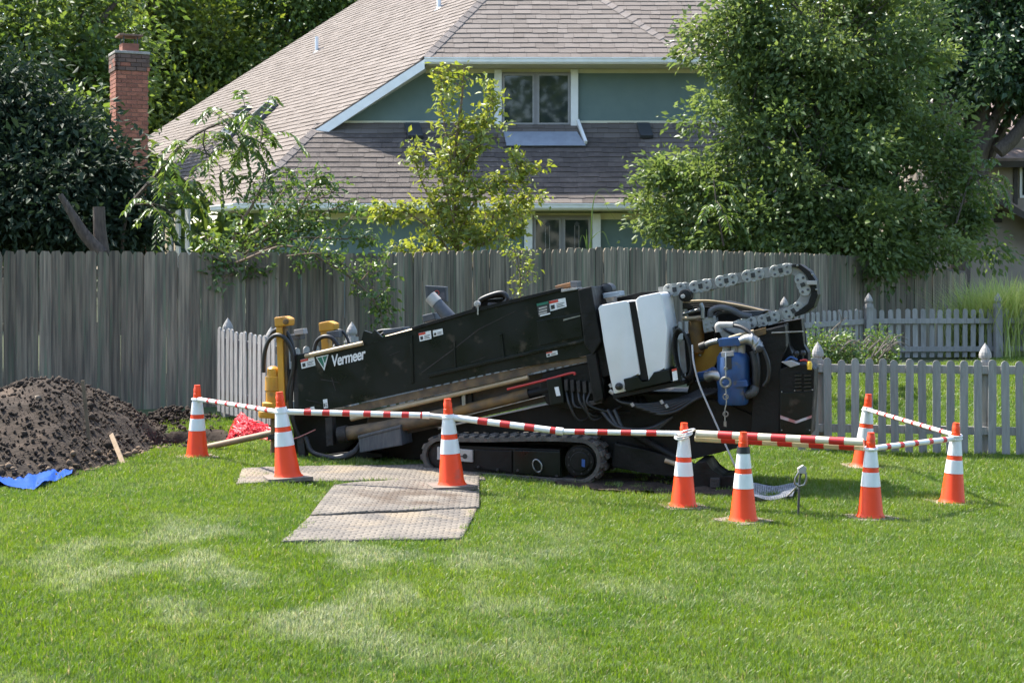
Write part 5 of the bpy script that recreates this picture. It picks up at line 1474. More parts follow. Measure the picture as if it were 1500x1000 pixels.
# ================================================================== traffic cones and barrier bars
m_orange = M('cone_orange', (0.88, 0.062, 0.004), (0.82, 0.054, 0.004), 6, 0.5, c3=(0.55, 0.075, 0.03), s3=7, t3=0.62, spec=0.4)
m_cuff = M('reflective_cuff', (0.76, 0.77, 0.76), (0.68, 0.69, 0.68), 9, 0.35, c3=(0.5, 0.49, 0.45), s3=11, t3=0.68)
m_cbase = M('cone_base_rubber', (0.17, 0.14, 0.11), (0.11, 0.09, 0.075), 9, 0.8)
m_cbase_pale = M('cone_base_dusty', (0.26, 0.21, 0.155), (0.17, 0.14, 0.105), 9, 0.85)
HC = 0.71
def cone_r(z): return 0.108 + (0.040 - 0.108) * z / 0.62
def sect(z0, z1, o=0.0): return [(z0, cone_r(z0) + o), (z1, cone_r(z1) + o)]
def ring_mesh(z0, z1, o):
    bm = bmesh.new(); seg = 28
    v = [[bm.verts.new((math.cos(2 * math.pi * k / seg) * r, math.sin(2 * math.pi * k / seg) * r, z)) for k in range(seg)] for z, r in ((z0, cone_r(z0)), (z0 + 0.001, cone_r(z0) + o), (z1 - 0.001, cone_r(z1) + o), (z1, cone_r(z1)))]
    for i in range(3):
        for k in range(seg): bm.faces.new((v[i][k], v[i][(k + 1) % seg], v[i + 1][(k + 1) % seg], v[i + 1][k]))
    return bm_mesh(bm, 'cuff', 40)
body_me = bm_mesh(lathe_bm(bmesh.new(), (0, 0, 0), (0, 0, 1), [(0.02, 0.126), (0.035, 0.112), (0.06, cone_r(0.06)), (0.55, cone_r(0.55)), (0.59, 0.042), (0.592, 0.037), (0.63, 0.036), (0.632, 0.033), (0.675, 0.034), (0.68, 0.03), (HC, 0.028)], 28), 'cone_body', 40)
body_me.materials.append(m_orange)
cuff_lo, cuff_hi = ring_mesh(0.275, 0.39, 0.0025), ring_mesh(0.43, 0.588, 0.0025)
for c_ in (cuff_lo, cuff_hi): c_.materials.append(m_cuff)
bb = bmesh.new()
prism_bm([Vector((x * 0.18, y * 0.18, 0)) for x, y in ((-.8, -1), (.8, -1), (1, -.8), (1, .8), (.8, 1), (-.8, 1), (-1, .8), (-1, -.8))], Vector((0, 0, 0.028)), bm=bb)
base_me = bm_mesh(bb, 'cone_base'); base_me.materials.append(m_cbase)
base_me2 = base_me.copy(); base_me2.materials.clear(); base_me2.materials.append(m_cbase_pale)

cones = [  # px of base, py of base, label, (lean x, lean y), yaw, pale base, scale, lift
    (289, 672, 'leftmost traffic cone, standing between the soil pile and the red netting', (0.0, 0.0), 0.5, True, 1.0, 0.0),
    (422, 708, 'traffic cone on the far ground mat, leaning left, in front of the yellow posts', (-0.10, 0.0), 0.3, False, 1.06, 0.035),
    (662, 720, 'traffic cone on the near ground mat in front of the left end of the track', (-0.05, 0.0), 0.25, False, 1.07, 0.035),
    (1001, 745, 'traffic cone below the white tank where the thin bar meets two thick bars', (0.01, 0.0), 0.2, True, 1.0, 0.0),
    (1089, 766, 'traffic cone with a black band round its neck, nearest the viewer', (0.0, 0.0), 0.6, False, 1.0, 0.0),
    (1264, 686, 'farthest traffic cone, leaning right, close to the near picket fence', (0.08, 0.0), 0.1, True, 1.04, 0.0),
    (1275, 761, 'traffic cone right of the ground rod, at the end of the doubled bars', (0.01, 0.0), 0.4, False, 0.97, 0.0),
    (1395, 739, 'rightmost traffic cone with scuffed white bands', (0.05, 0.0), 0.15, True, 0.97, 0.0)]
CT = {}
for i, (px, py, lab, ln, yaw, pale, sc, lift) in enumerate(cones):
    g = G(px, py)
    g.z += lift
    t = thing('traffic_cone', lab, 'traffic cone', g, 'traffic cones fencing off the rig')
    t.rotation_euler = (0, ln[0], yaw if abs(ln[0]) < 0.02 else 0)
    t.scale = (sc, sc, sc)
    for nm, me in (('cone_body', body_me), ('cone_base', base_me2 if pale else base_me), ('reflective_cuff', cuff_lo), ('reflective_cuff', cuff_hi)):
        o = link(bpy.data.objects.new(nm, me)); o.parent = t
        if nm == 'cone_base' and abs(ln[0]) >= 0.02: o.rotation_euler = (0, -ln[0] * 0.7, yaw)
    if i == 4:
        bk = ring_mesh(0.545, 0.598, 0.006); bk.materials.append(m_hose)
        o = link(bpy.data.objects.new('black_band', bk)); o.parent = t
    CT[i] = (g, Vector((math.sin(ln[0]), 0, math.cos(ln[0]))) * sc)
def ctop(i, h): return CT[i][0] + CT[i][1] * h

m_bar = M('white_bar_plastic', (0.76, 0.76, 0.73), (0.66, 0.65, 0.60), 12, 0.4)
m_bar_old = M('yellowed_bar_plastic', (0.66, 0.60, 0.44), (0.58, 0.52, 0.37), 10, 0.45)
m_red = M('red_reflective_band', (0.55, 0.025, 0.02), (0.45, 0.02, 0.02), 10, 0.4)
def bar(label, a, b, r0, r1, nband, band=0.07, mat=None, sag=0.0, joint=None, loops=True, first=0.1, last=0.92):
    a, b = Vector(a), Vector(b)
    t = thing('barrier_bar', label, 'barrier bar', a, 'striped barrier bars between the cones')
    mid = a.lerp(b, joint if joint else 0.5) - Vector((0, 0, sag))
    def at(u):
        j = joint or 0.5
        return a.lerp(mid, u / j) if u < j else mid.lerp(b, (u - j) / (1 - j))
    def rad(u): return r0 if u < (joint or 2) else r1
    bm = bmesh.new()
    if joint:
        tube_bm(bm, [a, mid], r0, 14)
        pj = tube('outer_tube', [a, mid], r0, mat or m_bar, t, 14, False)
        bm.free()
        tube('inner_tube', [mid - (b - mid).normalized() * 0.03, b], r1, mat or m_bar, t, 14, False)
        tube('joint_collar', [mid - (mid - a).normalized() * 0.05, mid + (b - mid).normalized() * 0.01], r0 * 1.18, mat or m_bar, t, 14, False)
    else:
        bm.free()
        tube('tube', [a, mid, b] if sag else [a, b], r0, mat or m_bar, t, 14, False)
    L = (b - a).length
    for k in range(nband):
        u = first + (last - first) * (k + 0.5 + 0.06 * math.sin(5 * k)) / nband
        du = band / L / 2
        tube('red_band', [at(u - du), at(u + du)], rad(u) + 0.0018, m_red, t, 14, False)
    if loops:
        for e in (a, b):
            ring('end_loop', e + Vector((0, 0, 0)), Vector((1, 0, 0)), Vector((0, 1, 0.15)), 0.05, 0.009, mat or m_bar, t, 18)
    return t
hb = 0.575
bar('thin striped bar from the leftmost cone to the leaning cone', ctop(0, hb), ctop(1, 0.545), 0.021, 0.021, 7, 0.055)
bar('striped bar across the lower front of the rig to the mat cone', ctop(1, 0.55), ctop(2, 0.56), 0.024, 0.021, 7, 0.062, joint=0.88, sag=-0.012)
bar('long jointed striped bar passing in front of the track', ctop(2, 0.565), ctop(3, 0.62), 0.027, 0.022, 8, 0.085, joint=0.49, sag=0.055)
q0, q1 = ctop(3, 0.63), ctop(6, 0.60)
bar('upper thick yellowed striped bar of the pair below the pump', q0 + Vector((0.1, 0.0, -0.01)), q1 + Vector((-0.06, 0.0, 0.03)), 0.030, 0.03, 5, 0.12, m_bar_old, loops=False)
bar('lower thick yellowed striped bar of the pair below the pump', q0 + Vector((0.1, 0.07, -0.055)), q1 + Vector((-0.04, 0.07, -0.018)), 0.028, 0.028, 5, 0.12, m_bar_old, loops=False, first=0.12, last=0.98)
tie = thing('cord_tie', 'white looped cord tying the bar ends to the cone below the white tank', 'cord', q0)
for k in range(4):
    ring('loop', q0 + Vector((0.015 * k - 0.02, -0.02 + .01 * k, 0.012 * k - 0.03)), Vector((1, 0.1 * k, 0.2)), Vector((0, 1, 0.3 - 0.2 * k)), 0.06 + 0.012 * (k % 2), 0.007, m_bar, tie, 20)
bar('short striped bar joining the two right front cones', ctop(6, 0.58), ctop(7, 0.575), 0.022, 0.022, 5, 0.05)
bar('thin striped bar running back from the rightmost cone to the farthest cone', ctop(5, 0.56), ctop(7, 0.60), 0.02, 0.02, 8, 0.05)

# ================================================================== ground mats
def mat_material(name, dirt):
    m = M(name, (0.165, 0.143, 0.116), (0.105, 0.094, 0.082), 3.5, 0.9, c3=dirt, s3=1.7, t3=0.52, spec=0.2)
    N, L = m.node_tree.nodes, m.node_tree.links
    tc = N.new('ShaderNodeTexCoord')
    vo = N.new('ShaderNodeTexBrick'); vo.inputs['Scale'].default_value = 1.0
    vo.inputs['Brick Width'].default_value = 0.085; vo.inputs['Row Height'].default_value = 0.06; vo.inputs['Mortar Size'].default_value = 0.018; vo.inputs['Mortar Smooth'].default_value = 1.0
    L.new(tc.outputs['Object'], vo.inputs['Vector'])
    bp = N.new('ShaderNodeBump'); bp.inputs['Strength'].default_value = 0.7; bp.inputs['Distance'].default_value = 0.015; bp.invert = True
    L.new(vo.outputs['Fac'], bp.inputs['Height'])
    L.new(bp.outputs[0], N['Principled BSDF'].inputs['Normal'])
    return m
m_mat1 = mat_material('dusty_ground_mat', (0.19, 0.155, 0.112))
m_mat2 = mat_material('muddy_ground_mat', (0.085, 0.064, 0.047))
MAT_POLYS = []
def ground_mat(label, corners, mat, z, seed):
    c = [G(x, y) for x, y in corners]
    MAT_POLYS.append([(p.x, p.y) for p in c])
    n, m = 40, 24
    rr = random.Random(seed)
    ph = rr.random() * 6
    V, Fc = [], []
    for layer in (0, 1):
        for j in range(m + 1):
            for i in range(n + 1):
                u, v = i / n, j / m
                p = (c[0] * (1 - u) + c[1] * u) * (1 - v) + (c[3] * (1 - u) + c[2] * u) * v
                h = 0.005 * math.sin(u * 7 + ph) * math.cos(v * 5) + 0.002 * math.sin(u * 16 + v * 4 + ph)
                nub = 0.003 * math.sin(p.x * 2 * math.pi / 0.115) * math.sin(p.y * 2 * math.pi / 0.16) if layer else 0.0
                V.append((p.x, p.y, gz(p.x, p.y) + z + h + (0.016 + nub if layer else 0.0)))
    s = (n + 1) * (m + 1)
    for j in range(m):
        for i in range(n):
            a = j * (n + 1) + i
            Fc.append((a + s, a + 1 + s, a + n + 2 + s, a + n + 1 + s)); Fc.append((a, a + n + 1, a + n + 2, a + 1))
    for i in range(n):
        Fc.append((i, i + 1, i + 1 + s, i + s)); b = m * (n + 1) + i; Fc.append((b + 1, b, b + s, b + 1 + s))
    for j in range(m):
        a = j * (n + 1); Fc.append((a + n + 1, a, a + s, a + n + 1 + s)); b = a + n; Fc.append((b, b + n + 1, b + n + 1 + s, b + s))
    me = np_mesh('ground_mat', np.array(V), np.array(Fc), smooth=True)
    o = put('ground_mat', me, mat)
    return tag(o, label, 'ground mat', 'woven ground mats laid on the lawn')
ground_mat('far woven ground mat under the front of the rig and the leaning cone', [(355, 692), (690, 684), (712, 708), (346, 714)], m_mat1, 0.02, 1)
ground_mat('muddy middle ground mat under the mat cone beside the track', [(490, 716), (702, 703), (702, 750), (455, 762)], m_mat2, 0.028, 2)
ground_mat('nearest woven ground mat with dry soil along its edge', [(466, 752), (702, 744), (676, 795), (411, 799)], m_mat1, 0.016, 3)

# ================================================================== soil pile, tarp, pit edge, stakes
m_soil = M('dug_soil', (0.048, 0.036, 0.027), (0.027, 0.021, 0.016), 5, 0.97, bump=1.0, bscale=18, c3=(0.08, 0.058, 0.042), s3=2.4, t3=0.58, spec=0.15)
m_clod = M('soil_clod', (0.062, 0.047, 0.036), (0.03, 0.023, 0.018), tint=True, rough=0.97, bump=0.8, bscale=30, spec=0.15)
m_clod_l = M('clay_clod', (0.12, 0.085, 0.057), (0.17, 0.125, 0.085), tint=True, rough=0.97, spec=0.15)
PC, PRX, PRY = (-4.72, 15.8), 1.08, 2.58
def pile_r(x, y): return (abs((x - PC[0]) / (PRX if x > PC[0] else 2.4)) ** 2.5 + abs((y - PC[1]) / PRY) ** 2.5) ** 0.4
def pile_h(x, y):
    r = pile_r(x, y)
    n = mnoise.noise(Vector((x * 1.7, y * 1.7, 3.1))) * 0.09 + mnoise.noise(Vector((x * 5, y * 5, 1.1))) * 0.035
    h = 0.72 * max(0.0, 1 - r ** 1.3) * 1.0
    return h + n * min(1.0, max(0.0, (1.15 - r) * 3)) - (0.05 if r > 1.08 else 0)
pile = thing('soil_pile', 'heap of dark dug soil on a blue tarp at the left edge of the lawn', 'soil pile', (PC[0], PC[1], gz(*PC)))
xs, ys = np.arange(-7.7, -3.3, 0.06), np.arange(13.1, 18.4, 0.06)
V = np.array([[x, y, gz(x, y) - 0.01 + pile_h(x, y)] for y in ys for x in xs])
nx2, ny2 = len(xs), len(ys)
q = (np.arange(ny2 - 1)[:, None] * nx2 + np.arange(nx2 - 1)[None, :]).ravel()
put('mound', np_mesh('mound', V, np.stack([q, q + 1, q + 1 + nx2, q + nx2], axis=1), smooth=True), m_soil, pile)
ico = bmesh.new(); bmesh.ops.create_icosphere(ico, subdivisions=1, radius=1.0)
icoV = np.array([v.co[:] for v in ico.verts]); icoF = np.array([[v.index for v in f.verts] for f in ico.faces]); ico.free()
def clods(n, size, seed, mat, sampler, zoff=0.3):
    r_ = np.random.default_rng(seed); VV, FF, TT = [], [], []
    k = 0
    for _ in range(n):
        x, y, z = sampler(r_)
        if x is None: continue
        s = size * (0.35 + r_.random() ** 2.5 * 1.6)
        v = icoV * (1 + r_.normal(size=(len(icoV), 1)) * 0.22) * (s * r_.uniform(0.6, 1.3, 3))
        a = r_.random() * 6.28; ca_, sa_ = math.cos(a), math.sin(a)
        v = v @ np.array([[ca_, -sa_, 0], [sa_, ca_, 0], [0, 0, 1]])
        VV.append(v + np.array([x, y, z + s * zoff])); FF.append(icoF + k); TT.append(np.full(len(icoF), r_.random())); k += len(icoV)
    return np_mesh('clods', np.concatenate(VV), np.concatenate(FF), np.concatenate(TT))
def on_pile(r_):
    for _ in range(30):
        x, y = r_.uniform(-7.5, -3.3), r_.uniform(13.2, 18.2)
        r = pile_r(x, y)
        if r < 1.06: return x, y, gz(x, y) + max(0.0, pile_h(x, y))
    return None, 0, 0
def pile_toe(r_):
    a = r_.uniform(-2.0, 0.5); rr = r_.uniform(0.9, 1.12)
    x, y = PC[0] + PRX * rr * math.cos(a), PC[1] + PRY * rr * math.sin(a)
    return x, y, gz(x, y) + max(0.0, pile_h(x, y))
put('clods', clods(9000, 0.011, 5, m_clod, on_pile), m_clod, pile)['kind'] = 'stuff'
put('lumps', clods(900, 0.024, 15, m_clod, on_pile, 0.05), m_clod, pile)['kind'] = 'stuff'
put('clay_clods', clods(300, 0.018, 6, m_clod_l, pile_toe), m_clod_l, pile)['kind'] = 'stuff'
m_stone = M('pale_stone', (0.24, 0.19, 0.14), (0.18, 0.14, 0.1), 9, 0.9)
st = P(65, 583, 15.3)
me = clods(1, 0.10, 12, m_stone, lambda r_: (st.x, 15.1, gz(st.x, 15.1) + pile_h(st.x, 15.1)), 0.1); put('clay_lump', me, m_stone, pile)
# tarp
m_tarp = M('blue_tarp', (0.02, 0.11, 0.50), (0.03, 0.15, 0.6), 6, 0.35, bump=0.15, bscale=200)
tarp_edge = [(-60, 708, -60, 726), (0, 706, 0, 717), (30, 707, 30, 721), (55, 704, 50, 723), (78, 700, 70, 715), (92, 697, 88, 707), (110, 694, 110, 699)]
bm = bmesh.new(); rows = []
for k in range(len(tarp_edge) - 1):
    for j in range(5):
        f = j / 5
        a = [tarp_edge[k][i] * (1 - f) + tarp_edge[k + 1][i] * f for i in range(4)]
        p0, p1 = G(a[0], a[1]), G(a[2], a[3])
        p0 = p0 + (p0 - p1) * 2.0
        row = []
        for i in range(7):
            u = i / 6; p = p0.lerp(p1, u)
            z_ = gz(p.x, p.y) + 0.03 + 0.03 * abs(mnoise.noise(Vector((p.x * 6, p.y * 9, 4.0)))) + 0.03 * abs(mnoise.noise(Vector((p.x * 13 + p.y * 6, p.y * 5, 9.0)))) + 0.03 * max(0.0, math.sin((k + f) * 2.1)) * u
            row.append(bm.verts.new((p.x, p.y, z_)))
        rows.append(row)
for r_a, r_b in zip(rows, rows[1:]):
    for i in range(6): bm.faces.new((r_a[i], r_a[i + 1], r_b[i + 1], r_b[i]))
bmesh.ops.solidify(bm, geom=bm.faces[:], thickness=0.004)
TARP_POLY = [(G(a, b).x, G(a, b).y + 0.5) for a, b, c, d in tarp_edge] + [(G(c, d).x, G(c, d).y) for a, b, c, d in tarp_edge[::-1]]
tag(put('tarp', bm_mesh(bm, 'tarp', 30), m_tarp), 'crumpled blue tarp edge showing under the soil pile', 'tarp')
# stakes
m_wood = M('raw_wood', (0.33, 0.24, 0.15), (0.25, 0.18, 0.11), 7, 0.85, stretch=(5, 5, 0.8))
m_wood_old = M('old_wood_stake', (0.17, 0.12, 0.075), (0.11, 0.08, 0.05), 7, 0.9)
def stick(name, label, a, b, w, d, mat):
    a, b = Vector(a), Vector(b); ax = (b - a).normalized(); s = ax.cross(Vector((0, 1, 0))).normalized(); t_ = s.cross(ax)
    o = box(name, (a + b) / 2, s * w, t_ * d, ax * (b - a).length / 2, mat, None, 0.002)
    return tag(o, label, 'stake')
Ys = 14.75
stick('wooden_stake', 'thin brown stake standing upright in the soil pile', P(131, 645, Ys), P(121, 557, Ys), 0.016, 0.012, m_wood_old)
gl = G(182, 681)
stick('wooden_lath', 'pale wooden lath leaning on the toe of the soil pile', gl + Vector((0, 0, -0.01)), P(163, 636, gl.y + 0.35), 0.022, 0.008, m_wood)
# dug pit lining, loose clods around it
pit = thing('dug_pit', 'small dug pit with bare soil sides between the soil pile and the red netting', 'pit', (PIT[0], PIT[1], gz(*PIT)))
xs, ys = np.arange(PIT[0] - 0.75, PIT[0] + 0.78, 0.05), np.arange(PIT[1] - 0.95, PIT[1] + 1.0, 0.05)
def in_pit(x, y): return math.hypot((x - PIT[0]) / 0.42, (y - PIT[1]) / 0.62) < 1.32 + 0.15 * mnoise.noise(Vector((x * 4, y * 4, 0)))
V, idx = [], {}
for j, y in enumerate(ys):
    for i, x in enumerate(xs):
        idx[i, j] = len(V); V.append((x, y, gz(x, y) + 0.015 + 0.03 * mnoise.noise(Vector((x * 9, y * 9, 2)))))
Fc = [(idx[i, j], idx[i + 1, j], idx[i + 1, j + 1], idx[i, j + 1]) for j in range(len(ys) - 1) for i in range(len(xs) - 1) if in_pit(xs[i], ys[j])]
put('pit_soil', np_mesh('pit_soil', np.array(V), np.array(Fc), smooth=True), m_soil, pit)
def round_pit(r_):
    a = r_.random() * 6.28; rr = r_.uniform(0.2, 1.7)
    x, y = PIT[0] + 0.42 * rr * math.cos(a), PIT[1] + 0.62 * rr * math.sin(a)
    return x, y, gz(x, y) + 0.02
put('clods', clods(260, 0.022, 8, m_clod, round_pit), m_clod, pit)['kind'] = 'stuff'
spoil = thing('spoil_heap', 'low mound of weedy spoil against the fence behind the pit', 'soil pile', gp(255, 18.3))
def on_spoil(r_):
    x = P(255, 600, 18.2).x + r_.normal() * 0.26; y = 18.2 + r_.normal() * 0.25
    return x, y, gz(x, y) + 0.20 * math.exp(-(((x - P(255, 600, 18.2).x) / 0.35) ** 2 + ((y - 18.2) / 0.4) ** 2)) * r_.random()
put('clods', clods(700, 0.02, 9, m_clod, on_spoil), m_clod, spoil)['kind'] = 'stuff'

# ================================================================== red netting, drill rod on the grass, ground rod, mesh mat
m_net = M('red_plastic_net', (0.75, 0.028, 0.045), (0.85, 0.06, 0.08), 8, 0.5)
nc = G(356, 648)
net = thing('plastic_netting', 'tangled heap of red plastic safety netting behind the leaning cone', 'netting', nc)
bm = bmesh.new()
for layer in range(7):
    ph = rnd.random() * 6
    n, m = 26, 14
    grid = []
    for j in range(m):
        for i in range(n):
            u, v = i / (n - 1) * 2 - 1, j / (m - 1) * 2 - 1
            x = nc.x + u * 0.36 * (1 - 0.04 * layer) + 0.05 * math.sin(v * 6 + ph + u * 3); y = nc.y + 0.25 + v * 0.26 + 0.05 * math.sin(u * 7 + ph)
            h = (0.04 + 0.022 * layer) * max(0, 1 - (u * u * 0.8 + v * v * 0.5)) + 0.04 * mnoise.noise(Vector((u * 4, v * 4, layer * 3.3))) + 0.015 * rnd.random()
            h *= 1 + 0.5 * math.exp(-((u + 0.35) * 3) ** 2)
            grid.append(Vector((x + rnd.gauss(0, .01), y + rnd.gauss(0, .01), gz(x, y) + 0.02 + max(0, h))))
    for j in range(m):
        for i in range(n):
            if i < n - 1: tube_bm(bm, [grid[j * n + i], grid[j * n + i + 1]], 0.0035, 3, False)
            if j < m - 1 and i % 2 == 0: tube_bm(bm, [grid[j * n + i], grid[(j + 1) * n + i]], 0.0035, 3, False)
o = put('net', bm_mesh(bm), m_net, net)
ra, rb2 = G(306, 654, 0.05), P(408, 632, 15.4)
rod_t = tube('drill_rod', [ra, rb2], 0.032, M('muddy_drill_rod', (0.28, 0.21, 0.13), (0.2, 0.15, 0.1), 8, 0.7), None, 14, False)
tag(rod_t, 'muddy tan drill rod running from the pit to the rig front', 'drill rod')
gr = G(1169, 759)
grod = thing('ground_rod', 'thin steel ground rod with a clamp standing in the lawn', 'ground rod', gr)
tube('rod', [gr - Vector((0, 0, 0.05)), P(1171, 705, gr.y), P(1175, 690, gr.y)], 0.009, m_gray, grod, 8)
loop = [P(x, y, gr.y - 0.02) for x, y in ((1171, 690), (1165, 700), (1164, 708), (1170, 712), (1178, 710), (1181, 702), (1180, 692))]
tube('clamp_loop', loop + [loop[0]], 0.009, m_steel, grod, 8, False)
prism('clamp_jaw', [P(1169, 686, gr.y - 0.03), P(1177, 681, gr.y - 0.03), P(1182, 685, gr.y - 0.03), P(1180, 694, gr.y - 0.03), P(1170, 693, gr.y - 0.03)], (0, 0.05, 0), m_lgray, grod, 0.004)
# wire mesh mat
mm = thing('mesh_mat', 'grey wire mesh mat lying flat beside the ground rod', 'mesh mat', G(1130, 722, 0.02))
m_wire = M('galvanised_wire', (0.34, 0.34, 0.34), (0.2, 0.2, 0.2), 20, 0.5, metal=0.5)
cq = [G(1078, 712, 0.06), G(1172, 711, 0.06), G(1160, 728, 0.05), G(1082, 733, 0.05)]
bm = bmesh.new()
def mq(u, v):
    p = (cq[0] * (1 - u) + cq[1] * u) * (1 - v) + (cq[3] * (1 - u) + cq[2] * u) * v
    return p + Vector((0, 0, 0.02 * math.sin(u * 8) + 0.015 * math.sin(v * 7 + u * 3)))
for i in range(29):
    tube_bm(bm, [mq(i / 28, j / 6) for j in range(7)], 0.005, 4, False)
for j in range(20):
    tube_bm(bm, [mq(i / 12, j / 19) for i in range(13)], 0.005, 4, False)
put('wire_mesh', bm_mesh(bm), m_wire, mm)
bm = bmesh.new()
vv = [[bm.verts.new(mq(i / 10, j / 6) - Vector((0, 0, 0.025))) for i in range(11)] for j in range(7)]
for j in range(6):
    for i in range(10): bm.faces.new((vv[j][i], vv[j][i + 1], vv[j + 1][i + 1], vv[j + 1][i]))
bmesh.ops.solidify(bm, geom=bm.faces[:], thickness=0.008)
put('backing', bm_mesh(bm), m_gray, mm)
# bare earth under the rear of the rig
ec = mp(970, 700, 0.25)
V, idx = [], {}
xs, ys = np.arange(-0.2, 2.4, 0.06), np.arange(13.0, 15.6, 0.06)
for j, y in enumerate(ys):
    for i, x in enumerate(xs):
        idx[i, j] = len(V); V.append((x, y, gz(x, y) + 0.03 + 0.03 * mnoise.noise(Vector((x * 5, y * 5, 7)))))
def in_earth(x, y):
    p = Vector((x, y, 0)) - Vector((1.2, 14.25, 0)); a, b = p.dot(RE), p.dot(RD)
    return (a / 1.15) ** 2 + (b / 0.62) ** 2 < 1 + 0.35 * mnoise.noise(Vector((x * 3, y * 3, 0)))
Fc = [(idx[i, j], idx[i + 1, j], idx[i + 1, j + 1], idx[i, j + 1]) for j in range(len(ys) - 1) for i in range(len(xs) - 1) if in_earth(xs[i], ys[j])]
tag(put('bare_earth', np_mesh('bare_earth', np.array(V), np.array(Fc), smooth=True), m_soil), 'patch of churned bare earth under the rear of the rig', kind='structure')

# ================================================================== grass
def grass_material():
    m = bpy.data.materials.new('lawn_grass'); m.use_nodes = True
    N, L = m.node_tree.nodes, m.node_tree.links
    b = N['Principled BSDF']; b.inputs['Roughness'].default_value = 0.42; b.inputs['Specular IOR Level'].default_value = 0.5
    geo = N.new('ShaderNodeNewGeometry')
    def noise(sc, lo, hi, det=3.0, stretch=None):
        v = geo.outputs['Position']
        if stretch:
            mpn = N.new('ShaderNodeMapping'); mpn.inputs['Scale'].default_value = stretch; L.new(v, mpn.inputs['Vector']); v = mpn.outputs[0]
        n = N.new('ShaderNodeTexNoise'); n.inputs['Scale'].default_value = sc; n.inputs['Detail'].default_value = det; L.new(v, n.inputs['Vector'])
        r = N.new('ShaderNodeMapRange'); r.inputs[1].default_value = lo; r.inputs[2].default_value = hi; L.new(n.outputs[0], r.inputs[0]); return r.outputs[0]
    def mix(f, a, c):
        n = N.new('ShaderNodeMix'); n.data_type = 'RGBA'
        for s, v in ((n.inputs[0], f), (n.inputs[6], a), (n.inputs[7], c)):
            if isinstance(v, tuple): s.default_value = (*v, 1)
            elif isinstance(v, float): s.default_value = v
            else: L.new(v, s)
        return n.outputs[2]
    at = N.new('ShaderNodeAttribute'); at.attribute_name = 'tint'
    base = mix(at.outputs['Fac'], (0.094, 0.17, 0.02), (0.172, 0.248, 0.036))
    base = mix(noise(0.9, 0.35, 0.7), base, (0.082, 0.16, 0.022))
    base = mix(noise(2.3, 0.52, 0.8), base, (0.14, 0.215, 0.04))
    pale = mix(at.outputs['Fac'], (0.21, 0.25, 0.12), (0.38, 0.40, 0.24))
    f1 = noise(1.5, 0.48, 0.62, 10.0, (1.0, 0.8, 1))
    vd = N.new('ShaderNodeVectorMath'); vd.operation = 'DISTANCE'; vd.inputs[1].default_value = (-1.5, 9.4, 0.1); L.new(geo.outputs['Position'], vd.inputs[0])
    wr = N.new('ShaderNodeMapRange'); wr.inputs[1].default_value = 0.9; wr.inputs[2].default_value = 3.4; wr.inputs[3].default_value = 1.0; wr.inputs[4].default_value = 0.12; L.new(vd.outputs['Value'], wr.inputs[0])
    mm_ = N.new('ShaderNodeMath'); mm_.operation = 'MULTIPLY'; L.new(f1, mm_.inputs[0]); L.new(wr.outputs[0], mm_.inputs[1])
    tr_ = N.new('ShaderNodeMapRange'); tr_.inputs[1].default_value = 0.2; tr_.inputs[2].default_value = 0.5; tr_.inputs[3].default_value = 0.25; L.new(at.outputs['Fac'], tr_.inputs[0])
    m2_ = N.new('ShaderNodeMath'); m2_.operation = 'MULTIPLY'; L.new(mm_.outputs[0], m2_.inputs[0]); L.new(tr_.outputs[0], m2_.inputs[1])
    base = mix(m2_.outputs[0], base, pale)  # paler blade colour blended in patches, mostly around one spot
    sr = N.new('ShaderNodeMapRange'); sr.inputs[1].default_value = 0.93; sr.inputs[2].default_value = 0.95; L.new(at.outputs['Fac'], sr.inputs[0])
    base = mix(sr.outputs[0], base, (0.32, 0.29, 0.14))
    L.new(base, b.inputs['Base Color'])
    tr = N.new('ShaderNodeBsdfTranslucent')
    g = N.new('ShaderNodeHueSaturation'); g.inputs['Hue'].default_value = 0.485; g.inputs['Saturation'].default_value = 1.12; g.inputs['Value'].default_value = 1.25
    L.new(base, g.inputs['Color']); L.new(g.outputs[0], tr.inputs['Color'])
    mx = N.new('ShaderNodeMixShader'); mx.inputs[0].default_value = 0.45
    L.new(b.outputs[0], mx.inputs[1]); L.new(tr.outputs[0], mx.inputs[2]); L.new(mx.outputs[0], N['Material Output'].inputs['Surface'])
    return m
m_grass = grass_material()
tuft_col = bpy.data.collections.new('grass_tufts')
for v in range(6):
    n = 84
    base = np.zeros((n, 3)); r_ = np.sqrt(rng.random(n)) * 0.075; a_ = rng.random(n) * 6.28
    base[:, 0], base[:, 1] = r_ * np.cos(a_), r_ * np.sin(a_)
    ang = rng.random(n) * 6.28
    hd = np.stack([np.cos(ang), np.sin(ang), np.zeros(n)], axis=1)
    ln = (0.030 + 0.030 * rng.random(n))[:, None]
    lean = (0.15 + 0.75 * rng.random(n) ** 1.3)[:, None]
    sd = np.stack([-np.sin(ang + 0.4), np.cos(ang + 0.4), np.zeros(n)], axis=1) * (0.0013 + 0.0011 * rng.random(n))[:, None]
    up = np.array([0, 0, 1.0])
    m1 = base + up * ln * 0.55 + hd * ln * lean * 0.25
    tp_ = base + up * ln * (1 - 0.25 * lean) + hd * ln * lean * 0.75
    Vt = np.stack([base - sd, base + sd, m1 + sd * 0.9, m1 - sd * 0.9, tp_], axis=1)
    i5 = (np.arange(n) * 5)[:, None]
    Ft = np.concatenate([i5 + np.array([[0, 1, 2]]), i5 + np.array([[0, 2, 3]]), i5 + np.array([[3, 2, 4]])], axis=1).reshape(-1, 3)
    me = np_mesh('grass_tuft', Vt.reshape(-1, 3), Ft, np.repeat(rng.random(n), 3))
    me.materials.append(m_grass)
    tuft_col.objects.link(bpy.data.objects.new('grass_tuft', me))

